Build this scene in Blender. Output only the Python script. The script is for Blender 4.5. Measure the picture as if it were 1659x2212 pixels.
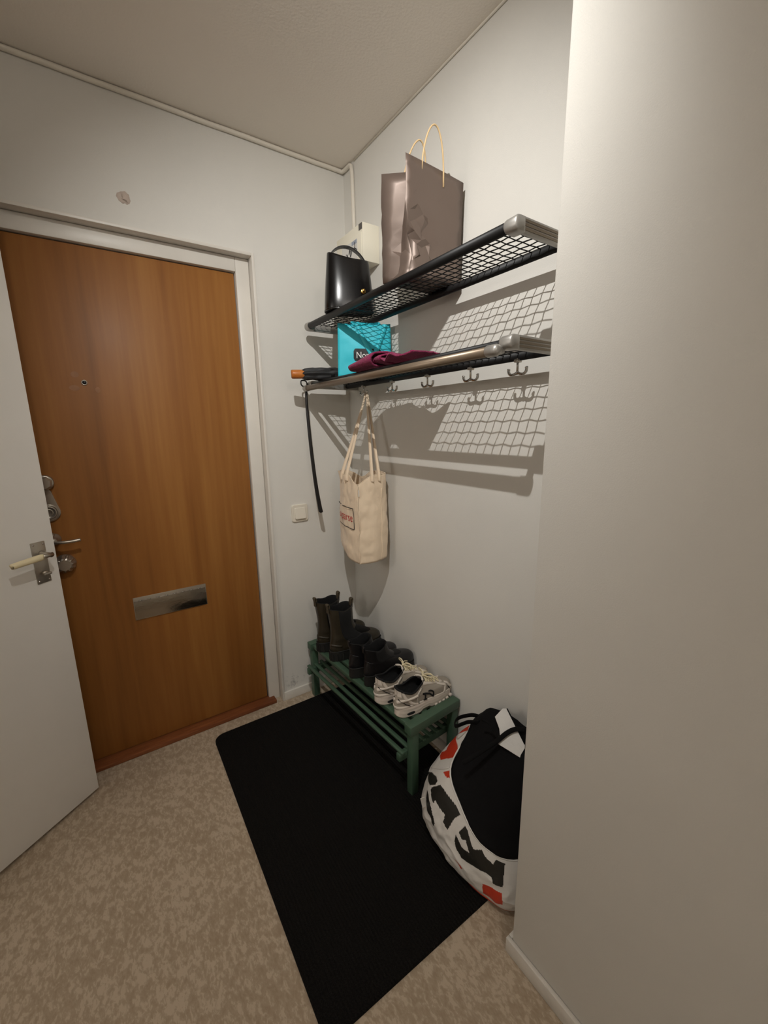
import bpy, bmesh, math, random
import numpy as np
from mathutils import Vector, Matrix, noise as mnoise
for o in list(bpy.data.objects): bpy.data.objects.remove(o)
SC = bpy.context.scene
COL = SC.collection
PI = math.pi

# ------------------------------------------------------------------ camera
IMW, IMH, FPX = 1659, 2212, 891.5
CAM = (-1.0590, -1.8599, 1.3735); YAW, PITCH, ROLL = .5933, -.2049, -.0145
cd = bpy.data.cameras.new('camera'); cam = bpy.data.objects.new('camera', cd); COL.objects.link(cam)
cd.sensor_fit = 'HORIZONTAL'; cd.sensor_width = 36; cd.lens = 36*FPX/IMW; cd.clip_start = .02
_f = Vector((math.sin(YAW)*math.cos(PITCH), math.cos(YAW)*math.cos(PITCH), math.sin(PITCH)))
_r = Vector((math.cos(YAW), -math.sin(YAW), 0)); _u = _r.cross(_f)
_r2 = math.cos(ROLL)*_r + math.sin(ROLL)*_u; _u2 = -math.sin(ROLL)*_r + math.cos(ROLL)*_u
cam.matrix_world = Matrix(((_r2.x, _u2.x, -_f.x, CAM[0]), (_r2.y, _u2.y, -_f.y, CAM[1]), (_r2.z, _u2.z, -_f.z, CAM[2]), (0, 0, 0, 1)))
SC.camera = cam
# ------------------------------------------------------------------ world and exposure
w = bpy.data.worlds.new('world'); SC.world = w; w.use_nodes = True
w.node_tree.nodes['Background'].inputs[0].default_value = (.9, .92, 1, 1)
w.node_tree.nodes['Background'].inputs[1].default_value = .02
SC.view_settings.view_transform = 'Standard'; SC.view_settings.look = 'None'
SC.view_settings.exposure = -0.08; SC.view_settings.gamma = 1; SC.view_settings.use_curve_mapping = False
LAMP = (-.95, -1.40, 2.42); LAMP_R = .006; LAMP_W = 65.0; AIM = Vector((.9, 1.1, -1.1)).normalized()   # ceiling spotlight turned towards the coat rack
HALL_FILL = (-1.15, -3.35, 2.34); HALL_FILL_R = .12; HALL_FILL_E = 33.0       # unseen glowing globe added behind the camera as ambient fill
SIDE_FILL = (-2.75, -1.10, 1.80); SIDE_FILL_R = .25; SIDE_FILL_E = 9.0   # unseen glowing sphere added in the side room to fill the alcove shadows
WARM = (1.0, .94, .88)
ld = bpy.data.lights.new('ceiling_spot_light', 'SPOT'); ld.energy = LAMP_W*4*PI/(4*PI)*1.0; ld.color = (1.0, .985, .95); ld.shadow_soft_size = LAMP_R; ld.spot_size = math.radians(108); ld.spot_blend = 1.0
lo = bpy.data.objects.new('ceiling_spot_light', ld); COL.objects.link(lo); lo.location = LAMP; lo.rotation_euler = AIM.to_track_quat('-Z', 'Y').to_euler()

# ------------------------------------------------------------------ helpers
def lin(c):
    return tuple((x/255/12.92 if x/255 <= .04045 else ((x/255+.055)/1.055)**2.4) for x in c)
MATS = {}
def M(name, col, rough=.5, metal=0., bump=None, var=None, coat=0., sheen=0., spec=None, trans=0., emit=None, stretch=None):
    """col sRGB 0-255; bump=(scale,strength,dist); var=(scale,amount)"""
    if name in MATS: return MATS[name]
    m = bpy.data.materials.new(name); m.use_nodes = True; MATS[name] = m
    nt = m.node_tree; b = nt.nodes['Principled BSDF']; c = lin(col)
    b.inputs['Base Color'].default_value = (*c, 1); b.inputs['Roughness'].default_value = rough; b.inputs['Metallic'].default_value = metal
    b.inputs['Coat Weight'].default_value = coat; b.inputs['Sheen Weight'].default_value = sheen
    if spec is not None: b.inputs['Specular IOR Level'].default_value = spec
    if emit: b.inputs['Emission Color'].default_value = (*emit[0], 1); b.inputs['Emission Strength'].default_value = emit[1]
    tc = nt.nodes.new('ShaderNodeTexCoord'); mp = nt.nodes.new('ShaderNodeMapping'); nt.links.new(tc.outputs['Object'], mp.inputs[0])
    if stretch: mp.inputs['Scale'].default_value = stretch
    if var:
        n = nt.nodes.new('ShaderNodeTexNoise'); n.inputs['Scale'].default_value = var[0]; n.inputs['Detail'].default_value = 5
        nt.links.new(mp.outputs[0], n.inputs['Vector'])
        mr = nt.nodes.new('ShaderNodeMapRange'); mr.inputs[1].default_value = .3; mr.inputs[2].default_value = .7
        mr.inputs[3].default_value = 1-var[1]; mr.inputs[4].default_value = 1+var[1]; nt.links.new(n.outputs[0], mr.inputs[0])
        mx = nt.nodes.new('ShaderNodeVectorMath'); mx.operation = 'SCALE'; mx.inputs[0].default_value = c
        nt.links.new(mr.outputs[0], mx.inputs['Scale']); nt.links.new(mx.outputs[0], b.inputs['Base Color'])
    if bump:
        n = nt.nodes.new('ShaderNodeTexNoise'); n.inputs['Scale'].default_value = bump[0]; n.inputs['Detail'].default_value = 4
        nt.links.new(mp.outputs[0], n.inputs['Vector'])
        bp = nt.nodes.new('ShaderNodeBump'); bp.inputs['Strength'].default_value = bump[1]; bp.inputs['Distance'].default_value = bump[2]
        nt.links.new(n.outputs[0], bp.inputs['Height']); nt.links.new(bp.outputs[0], b.inputs['Normal'])
    return m
def wm(o):
    if o is None: return Matrix.Identity(4)
    return wm(o.parent) @ o.matrix_parent_inverse @ o.matrix_basis
def link(o, parent, local):
    COL.objects.link(o)
    if parent is not None:
        o.parent = parent
        if not local: o.matrix_parent_inverse = wm(parent).inverted()
    return o
def obj(name, verts, faces, mat, parent=None, smooth=False, local=False, fmat=None):
    me = bpy.data.meshes.new(name); me.from_pydata([tuple(map(float, v)) for v in verts], [], [tuple(int(i) for i in f) for f in faces])
    for m_ in (mat if isinstance(mat, (list, tuple)) else [mat]): me.materials.append(m_)
    if fmat is not None: me.polygons.foreach_set('material_index', list(map(int, fmat)))
    if smooth: me.polygons.foreach_set('use_smooth', [True]*len(me.polygons))
    bm = bmesh.new(); bm.from_mesh(me); bmesh.ops.recalc_face_normals(bm, faces=bm.faces); bm.to_mesh(me); bm.free()
    me.update(); return link(bpy.data.objects.new(name, me), parent, local)
def bmobj(name, bm, mat, parent=None, smooth=False, local=False):
    me = bpy.data.meshes.new(name); bmesh.ops.recalc_face_normals(bm, faces=bm.faces); bm.to_mesh(me); bm.free(); me.materials.append(mat)
    if smooth:
        me.polygons.foreach_set('use_smooth', [True]*len(me.polygons))
        try: me.set_sharp_from_angle(angle=math.radians(40))
        except Exception: pass
    return link(bpy.data.objects.new(name, me), parent, local)
def box(name, a, b, mat, parent=None, bevel=0., seg=2, local=False):
    bm = bmesh.new(); bmesh.ops.create_cube(bm, size=1)
    for v in bm.verts: v.co = Vector([a[i]+(v.co[i]+.5)*(b[i]-a[i]) for i in range(3)])
    if bevel: bmesh.ops.bevel(bm, geom=bm.edges[:], offset=bevel, segments=seg, affect='EDGES', profile=.5)
    return bmobj(name, bm, mat, parent, bool(bevel), local)
def catmull(P, n=8, closed=False):
    P = [np.array(p, float) for p in P]; out = []; N = len(P)
    for i in range(N if closed else N-1):
        if closed: p0, p1, p2, p3 = P[i-1], P[i], P[(i+1) % N], P[(i+2) % N]
        else: p0, p1, p2, p3 = P[max(i-1, 0)], P[i], P[i+1], P[min(i+2, N-1)]
        for k in range(n):
            t = k/n; out.append(.5*((2*p1)+(-p0+p2)*t+(2*p0-5*p1+4*p2-p3)*t*t+(-p0+3*p1-3*p2+p3)*t**3))
    if not closed: out.append(P[-1])
    return out
def sweep(pts, r, seg=8, closed=False, flat=None, up=None):
    """verts, faces of a tube; r number or list; flat=(ru,rv) gives an elliptic/strap section with 'up' as v direction"""
    pts = [Vector(map(float, p)) for p in pts]; n = len(pts); V = []; F = []; prev = None
    for i, p in enumerate(pts):
        a = pts[i-1] if (i > 0 or closed) else p; b = pts[(i+1) % n] if (i < n-1 or closed) else p
        t = (b-a).normalized()
        if up is not None: nrm = Vector(up) - t*t.dot(Vector(up)); nrm.normalize()
        elif prev is None:
            nrm = t.orthogonal().normalized()
        else:
            nrm = (prev - t*prev.dot(t)).normalized()
        prev = nrm; bi = t.cross(nrm)
        ri = r[i] if hasattr(r, '__len__') else r
        ru, rv = (flat if flat else (ri, ri))
        if flat and hasattr(r, '__len__'): ru, rv = ru*ri, rv*ri
        for k in range(seg):
            an = 2*PI*(k+.5)/seg; V.append(p + bi*math.cos(an)*ru + nrm*math.sin(an)*rv)
    for i in range(n if closed else n-1):
        for k in range(seg):
            j = (i+1) % n; F.append((i*seg+k, i*seg+(k+1) % seg, j*seg+(k+1) % seg, j*seg+k))
    if not closed: F.append(tuple(range(seg))); F.append(tuple((n-1)*seg+k for k in range(seg)))
    return V, F
def join(parts):
    V = []; F = []
    for v, f in parts:
        o = len(V); V += list(v); F += [tuple(i+o for i in q) for q in f]
    return V, F
def tube(name, pts, r, mat, parent=None, seg=10, closed=False, local=False, flat=None, up=None):
    V, F = sweep(pts, r, seg, closed, flat, up); return obj(name, V, F, mat, parent, True, local)
def loft(rings, cap0=True, cap1=True, closed=True):
    V = []; F = []; n = len(rings[0])
    for r in rings: V += [tuple(p) for p in r]
    for i in range(len(rings)-1):
        for k in range(n if closed else n-1):
            F.append((i*n+k, i*n+(k+1) % n, (i+1)*n+(k+1) % n, (i+1)*n+k))
    if cap0: F.append(tuple(range(n)))
    if cap1: F.append(tuple((len(rings)-1)*n+k for k in range(n)))
    return V, F
def lathe(profile, origin, axis, seg=24):
    """profile list of (radius, along)"""
    ax = Vector(axis).normalized(); a = ax.orthogonal().normalized(); b = ax.cross(a); o = Vector(origin)
    return loft([[o+ax*h+(a*math.cos(2*PI*k/seg)+b*math.sin(2*PI*k/seg))*max(r, 1e-5) for k in range(seg)] for r, h in profile])
def rrect(x0, y0, x1, y1, r, n=6):
    P = []
    for cx, cy, a0 in ((x1-r, y1-r, 0), (x0+r, y1-r, PI/2), (x0+r, y0+r, PI), (x1-r, y0+r, 1.5*PI)):
        for k in range(n+1): P.append((cx+r*math.cos(a0+PI/2*k/n), cy+r*math.sin(a0+PI/2*k/n)))
    return P
def tag(o, label=None, cat=None, group=None, kind=None):
    for k, v in (('label', label), ('category', cat), ('group', group), ('kind', kind)):
        if v: o[k] = v
    return o
def empty(name, loc, rotz=0, label=None, cat=None, group=None, kind=None):
    o = bpy.data.objects.new(name, None); COL.objects.link(o); o.location = loc; o.rotation_euler = (0, 0, rotz); o.empty_display_size = .05
    return tag(o, label, cat, group, kind)
def S(o): o['kind'] = 'structure'; return o
def ns(x, y, z, sc=1., oc=3): return mnoise.fractal(Vector((x*sc, y*sc, z*sc)), .6, 2.0, oc)
def textmesh(s, size, ext=0.0):
    cu = bpy.data.curves.new('t', 'FONT'); cu.body = s; cu.size = size; cu.extrude = ext; cu.resolution_u = 3
    o = bpy.data.objects.new('t', cu); COL.objects.link(o); dg = bpy.context.evaluated_depsgraph_get()
    me = bpy.data.meshes.new_from_object(o.evaluated_get(dg)); bm = bmesh.new(); bm.from_mesh(me)
    bmesh.ops.remove_doubles(bm, verts=bm.verts, dist=1e-6)
    V = [tuple(v.co) for v in bm.verts]; F = [tuple(v.index for v in f.verts) for f in bm.faces]
    bm.free(); bpy.data.objects.remove(o); bpy.data.meshes.remove(me); bpy.data.curves.remove(cu); return V, F

# ------------------------------------------------------------------ surface materials
def wall_mat(name, col):
    m = M(name, col, .72, bump=(420, .22, .002), var=(2.2, .035), spec=.3)
    nt = m.node_tree; b = nt.nodes['Principled BSDF']        # fine woven wallpaper grain: two stretched noises
    return m
MW = wall_mat('wallpaper', (220, 217, 210))
M_ceil = M('ceiling_paint', (240, 233, 223), .85, bump=(130, .35, .003), spec=.2)
M_white = M('white_paint', (222, 217, 208), .38, bump=(60, .06, .002), var=(9, .03))
M_base = M('baseboard_paint', (214, 209, 200), .4, bump=(40, .1, .002), var=(14, .06))
M_caulk = M('white_cable', (226, 219, 206), .5, bump=(90, .3, .003))
def floor_mat():
    m = bpy.data.materials.new('linoleum'); m.use_nodes = True; nt = m.node_tree; b = nt.nodes['Principled BSDF']
    tc = nt.nodes.new('ShaderNodeTexCoord')
    def N(scale, det, st, rot=0, dist=0.):
        mp = nt.nodes.new('ShaderNodeMapping'); mp.inputs['Scale'].default_value = st; mp.inputs['Rotation'].default_value = (0, 0, rot)
        nt.links.new(tc.outputs['Object'], mp.inputs[0]); n = nt.nodes.new('ShaderNodeTexNoise'); n.inputs['Scale'].default_value = scale
        n.inputs['Detail'].default_value = det; n.inputs['Roughness'].default_value = .62; n.inputs['Distortion'].default_value = dist
        nt.links.new(mp.outputs[0], n.inputs['Vector']); return n.outputs[0]
    a = N(60, 7, (1, .6, 1), .5, .5); c = N(190, 5, (1, .45, 1), .7, .5); d = N(5, 3, (1, 1, 1), 0, .2)
    mx = nt.nodes.new('ShaderNodeMath'); mx.operation = 'MULTIPLY_ADD'; mx.inputs[1].default_value = .55; nt.links.new(c, mx.inputs[0]); nt.links.new(a, mx.inputs[2])
    mx2 = nt.nodes.new('ShaderNodeMath'); mx2.operation = 'MULTIPLY_ADD'; mx2.inputs[1].default_value = .3; nt.links.new(d, mx2.inputs[0]); nt.links.new(mx.outputs[0], mx2.inputs[2])
    cr = nt.nodes.new('ShaderNodeValToRGB'); nt.links.new(mx2.outputs[0], cr.inputs[0])
    e = cr.color_ramp.elements; e[0].position = .72; e[0].color = (*lin((156, 138, 116)), 1); e[1].position = 1.12; e[1].color = (*lin((186, 170, 149)), 1)
    k = e.new(.92); k.color = (*lin((169, 152, 130)), 1)
    nt.links.new(cr.outputs[0], b.inputs['Base Color']); b.inputs['Roughness'].default_value = .42; b.inputs['Specular IOR Level'].default_value = .4
    return m
M_floor = floor_mat()
def wood_mat(name, c0, c1, c2, axis_scale, rough=.35, coat=.25, sc=1.):
    m = bpy.data.materials.new(name); m.use_nodes = True; nt = m.node_tree; b = nt.nodes['Principled BSDF']
    tc = nt.nodes.new('ShaderNodeTexCoord')
    def N(scale, det, st, dist):
        mp = nt.nodes.new('ShaderNodeMapping'); mp.inputs['Scale'].default_value = st; nt.links.new(tc.outputs['Object'], mp.inputs[0])
        n = nt.nodes.new('ShaderNodeTexNoise'); n.inputs['Scale'].default_value = scale; n.inputs['Detail'].default_value = det; n.inputs['Distortion'].default_value = dist
        nt.links.new(mp.outputs[0], n.inputs['Vector']); return n.outputs[0]
    big = N(3.2*sc, 4, axis_scale, .8); fine = N(48*sc, 4, tuple(a if a < .5 else a for a in axis_scale), .1)
    ad = nt.nodes.new('ShaderNodeMath'); ad.operation = 'MULTIPLY_ADD'; ad.inputs[1].default_value = .4; nt.links.new(fine, ad.inputs[0]); nt.links.new(big, ad.inputs[2])
    cr = nt.nodes.new('ShaderNodeValToRGB'); nt.links.new(ad.outputs[0], cr.inputs[0]); e = cr.color_ramp.elements
    e[0].position = .5; e[0].color = (*lin(c0), 1); e[1].position = .92; e[1].color = (*lin(c2), 1); k = e.new(.7); k.color = (*lin(c1), 1)
    nt.links.new(cr.outputs[0], b.inputs['Base Color']); b.inputs['Roughness'].default_value = rough; b.inputs['Coat Weight'].default_value = coat; b.inputs['Coat Roughness'].default_value = .3; b.inputs['Specular IOR Level'].default_value = .28
    bp = nt.nodes.new('ShaderNodeBump'); bp.inputs['Strength'].default_value = .08; bp.inputs['Distance'].default_value = .002
    nt.links.new(fine, bp.inputs['Height']); nt.links.new(bp.outputs[0], b.inputs['Normal']); return m
M_door = wood_mat('teak_veneer', (123, 77, 33), (142, 91, 41), (159, 108, 53), (1, 1, .045), .5, .04)
M_thr = wood_mat('worn_threshold', (74, 36, 20), (112, 62, 34), (140, 84, 48), (.12, 1, 1), .5, .1, 2.)
M_black = M('black_powder_coat', (12, 11, 12), .5, spec=.35)
M_alu = M('brushed_aluminium', (176, 173, 168), .42, .7)
M_chrome = M('chrome', (196, 194, 190), .14, 1.0)
M_nickel = M('worn_nickel', (176, 168, 156), .32, .85, bump=(70, .12, .001))
M_brass = M('brass', (196, 158, 88), .25, 1.0)

# ------------------------------------------------------------------ room shell
HC = 2.5
XP, YP = -.3245, -1.3468           # corner of the protruding hall wall
XL, YB = -1.90, -4.6
S(box('floor', (-3.4, YB-.1, -.06), (.12, .12, 0), M_floor))
S(box('ceiling', (-3.4, YB-.1, HC), (.12, .15, HC+.06), M_ceil))
S(box('wall_alcove', (0, YP-.02, 0), (.12, .12, HC), MW))
S(box('wall_right', (XP, YB, 0), (.12, YP, HC), MW, bevel=.004))
OX0, OX1, OZ = -1.482, -.4375, 2.079      # clear opening in the door wall
MWS = MW.copy(); MWS.name = 'scuffed_wallpaper'      # black shoe scuffs low down beside the door frame
_nt = MWS.node_tree; _b = _nt.nodes['Principled BSDF']; _tc = _nt.nodes.new('ShaderNodeTexCoord'); _ds = _nt.nodes.new('ShaderNodeVectorMath'); _ds.operation = 'DISTANCE'; _ds.inputs[1].default_value = (-.392, 0, .105)
_mp = _nt.nodes.new('ShaderNodeMapping'); _mp.inputs['Scale'].default_value = (1, 1, 1.25); _nt.links.new(_tc.outputs['Object'], _mp.inputs[0]); _nt.links.new(_mp.outputs[0], _ds.inputs[0])
_n = _nt.nodes.new('ShaderNodeTexNoise'); _n.inputs['Scale'].default_value = 38; _n.inputs['Detail'].default_value = 7; _n.inputs['Roughness'].default_value = .75; _nt.links.new(_tc.outputs['Object'], _n.inputs[0])
_f = _nt.nodes.new('ShaderNodeMapRange'); _f.inputs[1].default_value = .0; _f.inputs[2].default_value = .13; _f.inputs[3].default_value = .2; _f.inputs[4].default_value = -.12; _nt.links.new(_ds.outputs['Value'], _f.inputs[0])
_a = _nt.nodes.new('ShaderNodeMath'); _nt.links.new(_n.outputs[0], _a.inputs[0]); _nt.links.new(_f.outputs[0], _a.inputs[1])
_r = _nt.nodes.new('ShaderNodeMapRange'); _r.inputs[1].default_value = .62; _r.inputs[2].default_value = .80; _r.inputs[4].default_value = .6; _nt.links.new(_a.outputs[0], _r.inputs[0])
_mx = _nt.nodes.new('ShaderNodeMix'); _mx.data_type = 'RGBA'; _src = _b.inputs['Base Color'].links[0].from_socket; _nt.links.new(_r.outputs[0], _mx.inputs[0]); _nt.links.new(_src, _mx.inputs[6]); _mx.inputs[7].default_value = (.05, .05, .05, 1); _nt.links.new(_mx.outputs[2], _b.inputs['Base Color'])
wb = S(box('wall_back', (OX1, 0, 0), (0, .12, HC), MWS))
box('wall_section', (OX0, 0, OZ), (OX1, .12, HC), MW, wb); box('wall_section', (-3.4, 0, 0), (OX0, .12, HC), MW, wb)
# small plaster patch above the door
V, F = lathe([(.0, .004), (.012, .003), (.02, .001), (.022, -.002)], (-.885, 0, 2.168), (0, -1, 0), 14)
V = [Vector((v[0]+.006*ns(v[0]*90, 1, v[2]*90), v[1], v[2]+.008*ns(3, v[0]*80, v[2]*80))) for v in V]
obj('plaster_patch', V, F, M('plaster', (196, 180, 168), .9, bump=(150, .4, .003)), wb, True)
wl = S(box('wall_left', (XL-.1, -.62, 0), (XL, 0, HC), MW))
box('wall_section', (XL-.1, YB, 0), (XL, -1.45, HC), MW, wl); box('wall_section', (XL-.1, -1.45, 2.06), (XL, -.62, HC), MW, wl)
S(box('wall_rear', (-3.4, YB-.1, 0), (.12, YB, HC), MW))
S(box('wall_side_room', (-3.5, YB-.1, 0), (-3.4, .12, HC), MW))
BH, BT = .046, .012
def base(name, a, b, parent=None):
    o = box(name, a, b, M_base, parent, .003)
    return o if parent else S(o)
base('baseboard_back', (OX1-.002, -BT, 0), (0, 0, BH))
base('baseboard_alcove', (-BT, YP, 0), (0, -BT, BH))
br = base('baseboard_right', (XP-BT, YB, 0), (XP, YP+BT, BH)); base('baseboard_return', (XP, YP, 0), (-BT, YP+BT, BH), br)
base('baseboard_left', (XL, YB, 0), (XL+BT, -1.5, BH))
# thin sealing bead along the alcove wall and ceiling
S(tube('trim_3', [(-.003, YP, HC-.003), (-.003, -.1, HC-.003)], .004, M_caulk, seg=6))
# --- entrance door surround
lip, ret, fw = .012, .042, .056
t1 = S(box('trim_1', (OX1-lip, -.008, 0), (OX1, ret, OZ), M_white, bevel=.002))
box('casing_lip', (OX0, -.008, 0), (OX0+lip, ret, OZ), M_white, t1, .002)
box('casing_lip', (OX0+lip, -.008, OZ-lip), (OX1-lip, ret, OZ), M_white, t1, .002)
FX0, FX1, FZ = OX0+lip+fw, OX1-lip-fw, OZ-lip-fw
box('frame_jamb', (FX1, ret-.004, 0), (OX1-lip, .12, OZ-lip), M_white, t1, .003)
box('frame_jamb', (OX0+lip, ret-.004, 0), (FX0, .12, OZ-lip), M_white, t1, .003)
box('frame_head', (FX0, ret-.004, FZ), (FX1, .12, OZ-lip), M_white, t1, .003)
S(box('trim_2', (OX0+lip, -.002, 0), (OX1-lip-.03, .058, .019), M_thr, bevel=.004))
# --- entrance door leaf with hardware
DY = .054
d1 = S(empty('door_1', ((FX0+FX1)/2, DY, 0)))
box('door_leaf', (FX0+.004, DY, .02), (FX1-.005, DY+.045, FZ-.005), M_door, d1, .001)
box('door_rebate', (FX0-.01, DY+.047, .0), (FX1+.01, .125, FZ+.01), M('dark_gap', (22, 17, 13), .8), d1)
V, F = lathe([(.0095, -.001), (.0095, .003), (.0075, .004), (.0065, .002)], (-1.080, DY, 1.545), (0, -1, 0)); pe = obj('peephole', V, F, M_nickel, d1, True)
V, F = lathe([(.0062, .0), (.006, .0025), (.002, .0035)], (-1.080, DY, 1.545), (0, -1, 0)); obj('lens', V, F, M('peephole_glass', (10, 12, 18), .08), pe, True)
# worn marks where a sign was stuck around the peephole
M_mark = M('varnish_mark', (136, 88, 44), .45, var=(60, .1))
for x, z, a, b in ((-1.105, 1.572, .012, .011), (-1.112, 1.525, .016, .01), (-1.042, 1.52, .008, .011)):
    V, F = lathe([(1, .0), (1, .0005), (0, .0006)], (0, 0, 0), (0, -1, 0), 12)
    obj('varnish_mark', [(x+v[0]*a, DY+v[1]-.0002, z+v[2]*b) for v in V], F, M_mark, d1)
def lock_round(name, x, z, prof, mat=M_nickel, seg=28):
    V, F = lathe(prof, (x, DY, z), (0, -1, 0), seg); return obj(name, V, F, mat, d1, True)
# upper hexagonal thumb turn
V, F = lathe([(.027, 0), (.027, .012), (.024, .016)], (-1.243, DY, 1.192), (0, -1, 0), 28); up_ = obj('thumb_turn', V, F, M_nickel, d1, True)
V, F = lathe([(.02, .014), (.024, .022), (.024, .036), (.02, .041)], (-1.243, DY, 1.192), (0, -1, 0), 7); obj('grip', V, F, M_nickel, up_)
# cylinder with rings below it, on a keyhole shaped plate
pl = [(-1.246+x, z) for x, z in [(.018*math.cos(a), 1.15+.018*math.sin(a)) for a in np.linspace(0, PI, 9)]] + [(-1.246+.034*math.cos(a), 1.083+.034*math.sin(a)) for a in np.linspace(PI*.86, PI*2.14, 22)]
V, F = loft([[(x, DY, z) for x, z in pl], [(x, DY-.007, z) for x, z in pl], [(-1.246+(x+1.246)*.93, DY-.009, 1.1+(z-1.1)*.95) for x, z in pl]]); lp = obj('lock_plate', V, F, M_nickel, d1)
for r, h0, h1 in ((.03, .008, .012), (.024, .01, .017), (.014, .01, .015)):
    V, F = lathe([(r, h0), (r, h1), (r-.003, h1+.002), (r-.006, h1-.002)], (-1.246, DY, 1.083), (0, -1, 0), 28); obj('lock_ring', V, F, M_nickel, lp, True)
# lever handle
V, F = lathe([(.022, 0), (.022, .008), (.016, .012), (.012, .03), (.012, .05)], (-1.246, DY, .98), (0, -1, 0), 24); hd = obj('door_handle', V, F, M_nickel, d1, True)
tube('lever', catmull([(-1.25, DY-.045, .978), (-1.22, DY-.052, .975), (-1.19, DY-.052, .975), (-1.165, DY-.05, .977)], 5), .0058, M_nickel, hd, 10)
V, F = lathe([(.01, 0), (.013, .006), (.01, .012)], (-1.25, DY-.048, 1.0), (0, -.3, 1), 16); obj('handle_cap', V, F, M_nickel, hd, True)
# fluted knob
seg = 44; rings = []
for r, h, fl in ((.034, 0, 0), (.035, .008, 0), (.034, .02, 1), (.026, .034, 1), (.02, .037, 0), (.0001, .037, 0)):
    rings.append([(-1.226+(r-(.0035 if (k//2) % 2 and fl else 0))*math.cos(2*PI*k/seg), DY-h, .884+(r-(.0035 if (k//2) % 2 and fl else 0))*math.sin(2*PI*k/seg)) for k in range(seg)])
V, F = loft(rings); obj('fluted_knob', V, F, M_nickel, d1)
# letter slot: frame plate, flap, hinge knuckles
ls = box('letter_slot', (-1.030, DY-.004, .5925), (-.747, DY+.001, .6905), M_nickel, d1, .0015)
M_slot = M('slot_steel', (160, 152, 140), .22, 1.0, bump=(22, .35, .004), stretch=(1, 1, 2.5))
box('slot_flap', (-1.027, DY-.0075, .596), (-.750, DY-.0035, .6745), M_slot, ls, .001)
for k in range(17):
    x = -1.027+k*.0163
    tube('hinge_knuckle', [(x, DY-.0068, .6765), (x+.0135, DY-.0068, .6765)], .0022 if k % 2 else .0015, M_chrome if k % 2 else M_nickel, ls, 8)

# --- white interior door, standing open at the left
da = np.array([-1.232, -.104]); dt = np.array([-.7877, -.6161])
d2 = S(empty('door_2', (da[0], da[1], 0), math.atan2(dt[1], dt[0])))      # local x: free edge -> hinge, local +y: towards the camera
WD = M('door_paint_white', (236, 233, 227), .42, bump=(35, .05, .002), var=(5, .02))
box('door_leaf', (0, -.04, .012), (.83, 0, 2.03), WD, d2, .0025, local=True)
hp = box('handle_plate', (.031, -.001, .877), (.0735, .0035, 1.017), M_nickel, d2, .001, local=True)
for x, z in ((.037, 1.009), (.067, 1.009), (.037, .885), (.067, .885)):
    V, F = lathe([(.003, .003), (.003, .0045), (.001, .005)], (x, 0, z), (0, 1, 0), 10); obj('screw', V, F, M_chrome, hp, True, True)
V, F = lathe([(.011, .003), (.011, .012), (.008, .02), (.008, .05)], (.046, 0, .976), (0, 1, 0), 18); lv = obj('lever_neck', V, F, M_nickel, hp, True, True)
obj_l = tube('lever_arm', [(.040, .046, .977), (.080, .049, .9765)], .0072, M_nickel, d2, 12, local=True)
V, F = sweep(catmull([(.076, .049, .9765), (.079, .049, .9765), (.115, .05, .975), (.156, .049, .9725), (.16, .049, .972)], 4), [.007]+[.0105]*4+[.0108, .0106, .0104, .0102, .01, .0098, .0096, .0094, .009, .0086, .008, .005], 14)
obj('ivory_grip', V, F, M('ivory_plastic', (228, 214, 176), .35), d2, True, True)
V, F = lathe([(.009, .003), (.009, .009), (.006, .012)], (.048, 0, .909), (0, 1, 0), 18); kn = obj('snib', V, F, M_nickel, hp, True, True)
box('snib_turn', (.036, .01, .905), (.06, .022, .913), M_nickel, d2, .002, local=True)
for z in (.25, 1.8): tube('hinge', [(.83, -.02, z-.05), (.83, -.02, z+.05)], .008, M_chrome, d2, 10, local=True)
t4 = S(box('trim_4', (XL-.1, -.62, 0), (XL+.012, -.575, 2.1), M_white, bevel=.003))
box('frame_jamb', (XL-.1, -1.495, 0), (XL+.012, -1.45, 2.1), M_white, t4, .003); box('frame_head', (XL-.1, -1.495, 2.055), (XL+.012, -.575, 2.1), M_white, t4, .003)

# ------------------------------------------------------------------ spotlight and two added fill globes (out of frame)
def emis(name, col, e):
    m = bpy.data.materials.new(name); m.use_nodes = True; b = m.node_tree.nodes['Principled BSDF']
    b.inputs['Base Color'].default_value = (1, 1, 1, 1); b.inputs['Emission Color'].default_value = (*col, 1); b.inputs['Emission Strength'].default_value = e; return m
lm = empty('ceiling_spotlight', (LAMP[0], LAMP[1], HC), label='small white ceiling spotlight turned towards the coat rack', cat='lamp')
LV = Vector(LAMP)
V, F = lathe([(.045, 0), (.045, .010), (.038, .016), (.008, .018)], (LAMP[0]-.05, LAMP[1]-.042, HC), (0, 0, -1)); obj('ceiling_rose', V, F, M_white, lm, True)
tube('arm', [(LAMP[0]-.05, LAMP[1]-.042, HC-.012), tuple(LV-AIM*.06+Vector((0, 0, .01)))], .006, M_white, lm, 10)
V, F = lathe([(.012, -.085), (.026, -.08), (.030, -.06), (.030, -.012), (.027, -.012), (.026, -.02), (.002, -.022)], LAMP, AIM, 24); obj('lamp_head', V, F, M_white, lm, True)
lm = empty('hall_fill_globe', (HALL_FILL[0], HALL_FILL[1], HC), label='unseen fill globe added further back in the hall', cat='lamp')
V, F = lathe([(.06, 0), (.06, .012), (.03, .03), (.03, .08)], (HALL_FILL[0], HALL_FILL[1], HC), (0, 0, -1)); obj('ceiling_rose', V, F, M_white, lm, True)
V, F = lathe([(HALL_FILL_R*math.sin(a), -HALL_FILL_R*math.cos(a)) for a in np.linspace(.3, PI, 14)], HALL_FILL, (0, 0, -1), 24); obj('fill_globe', V, F, emis('hall_fill_glow', WARM, HALL_FILL_E), lm, True)
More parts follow.
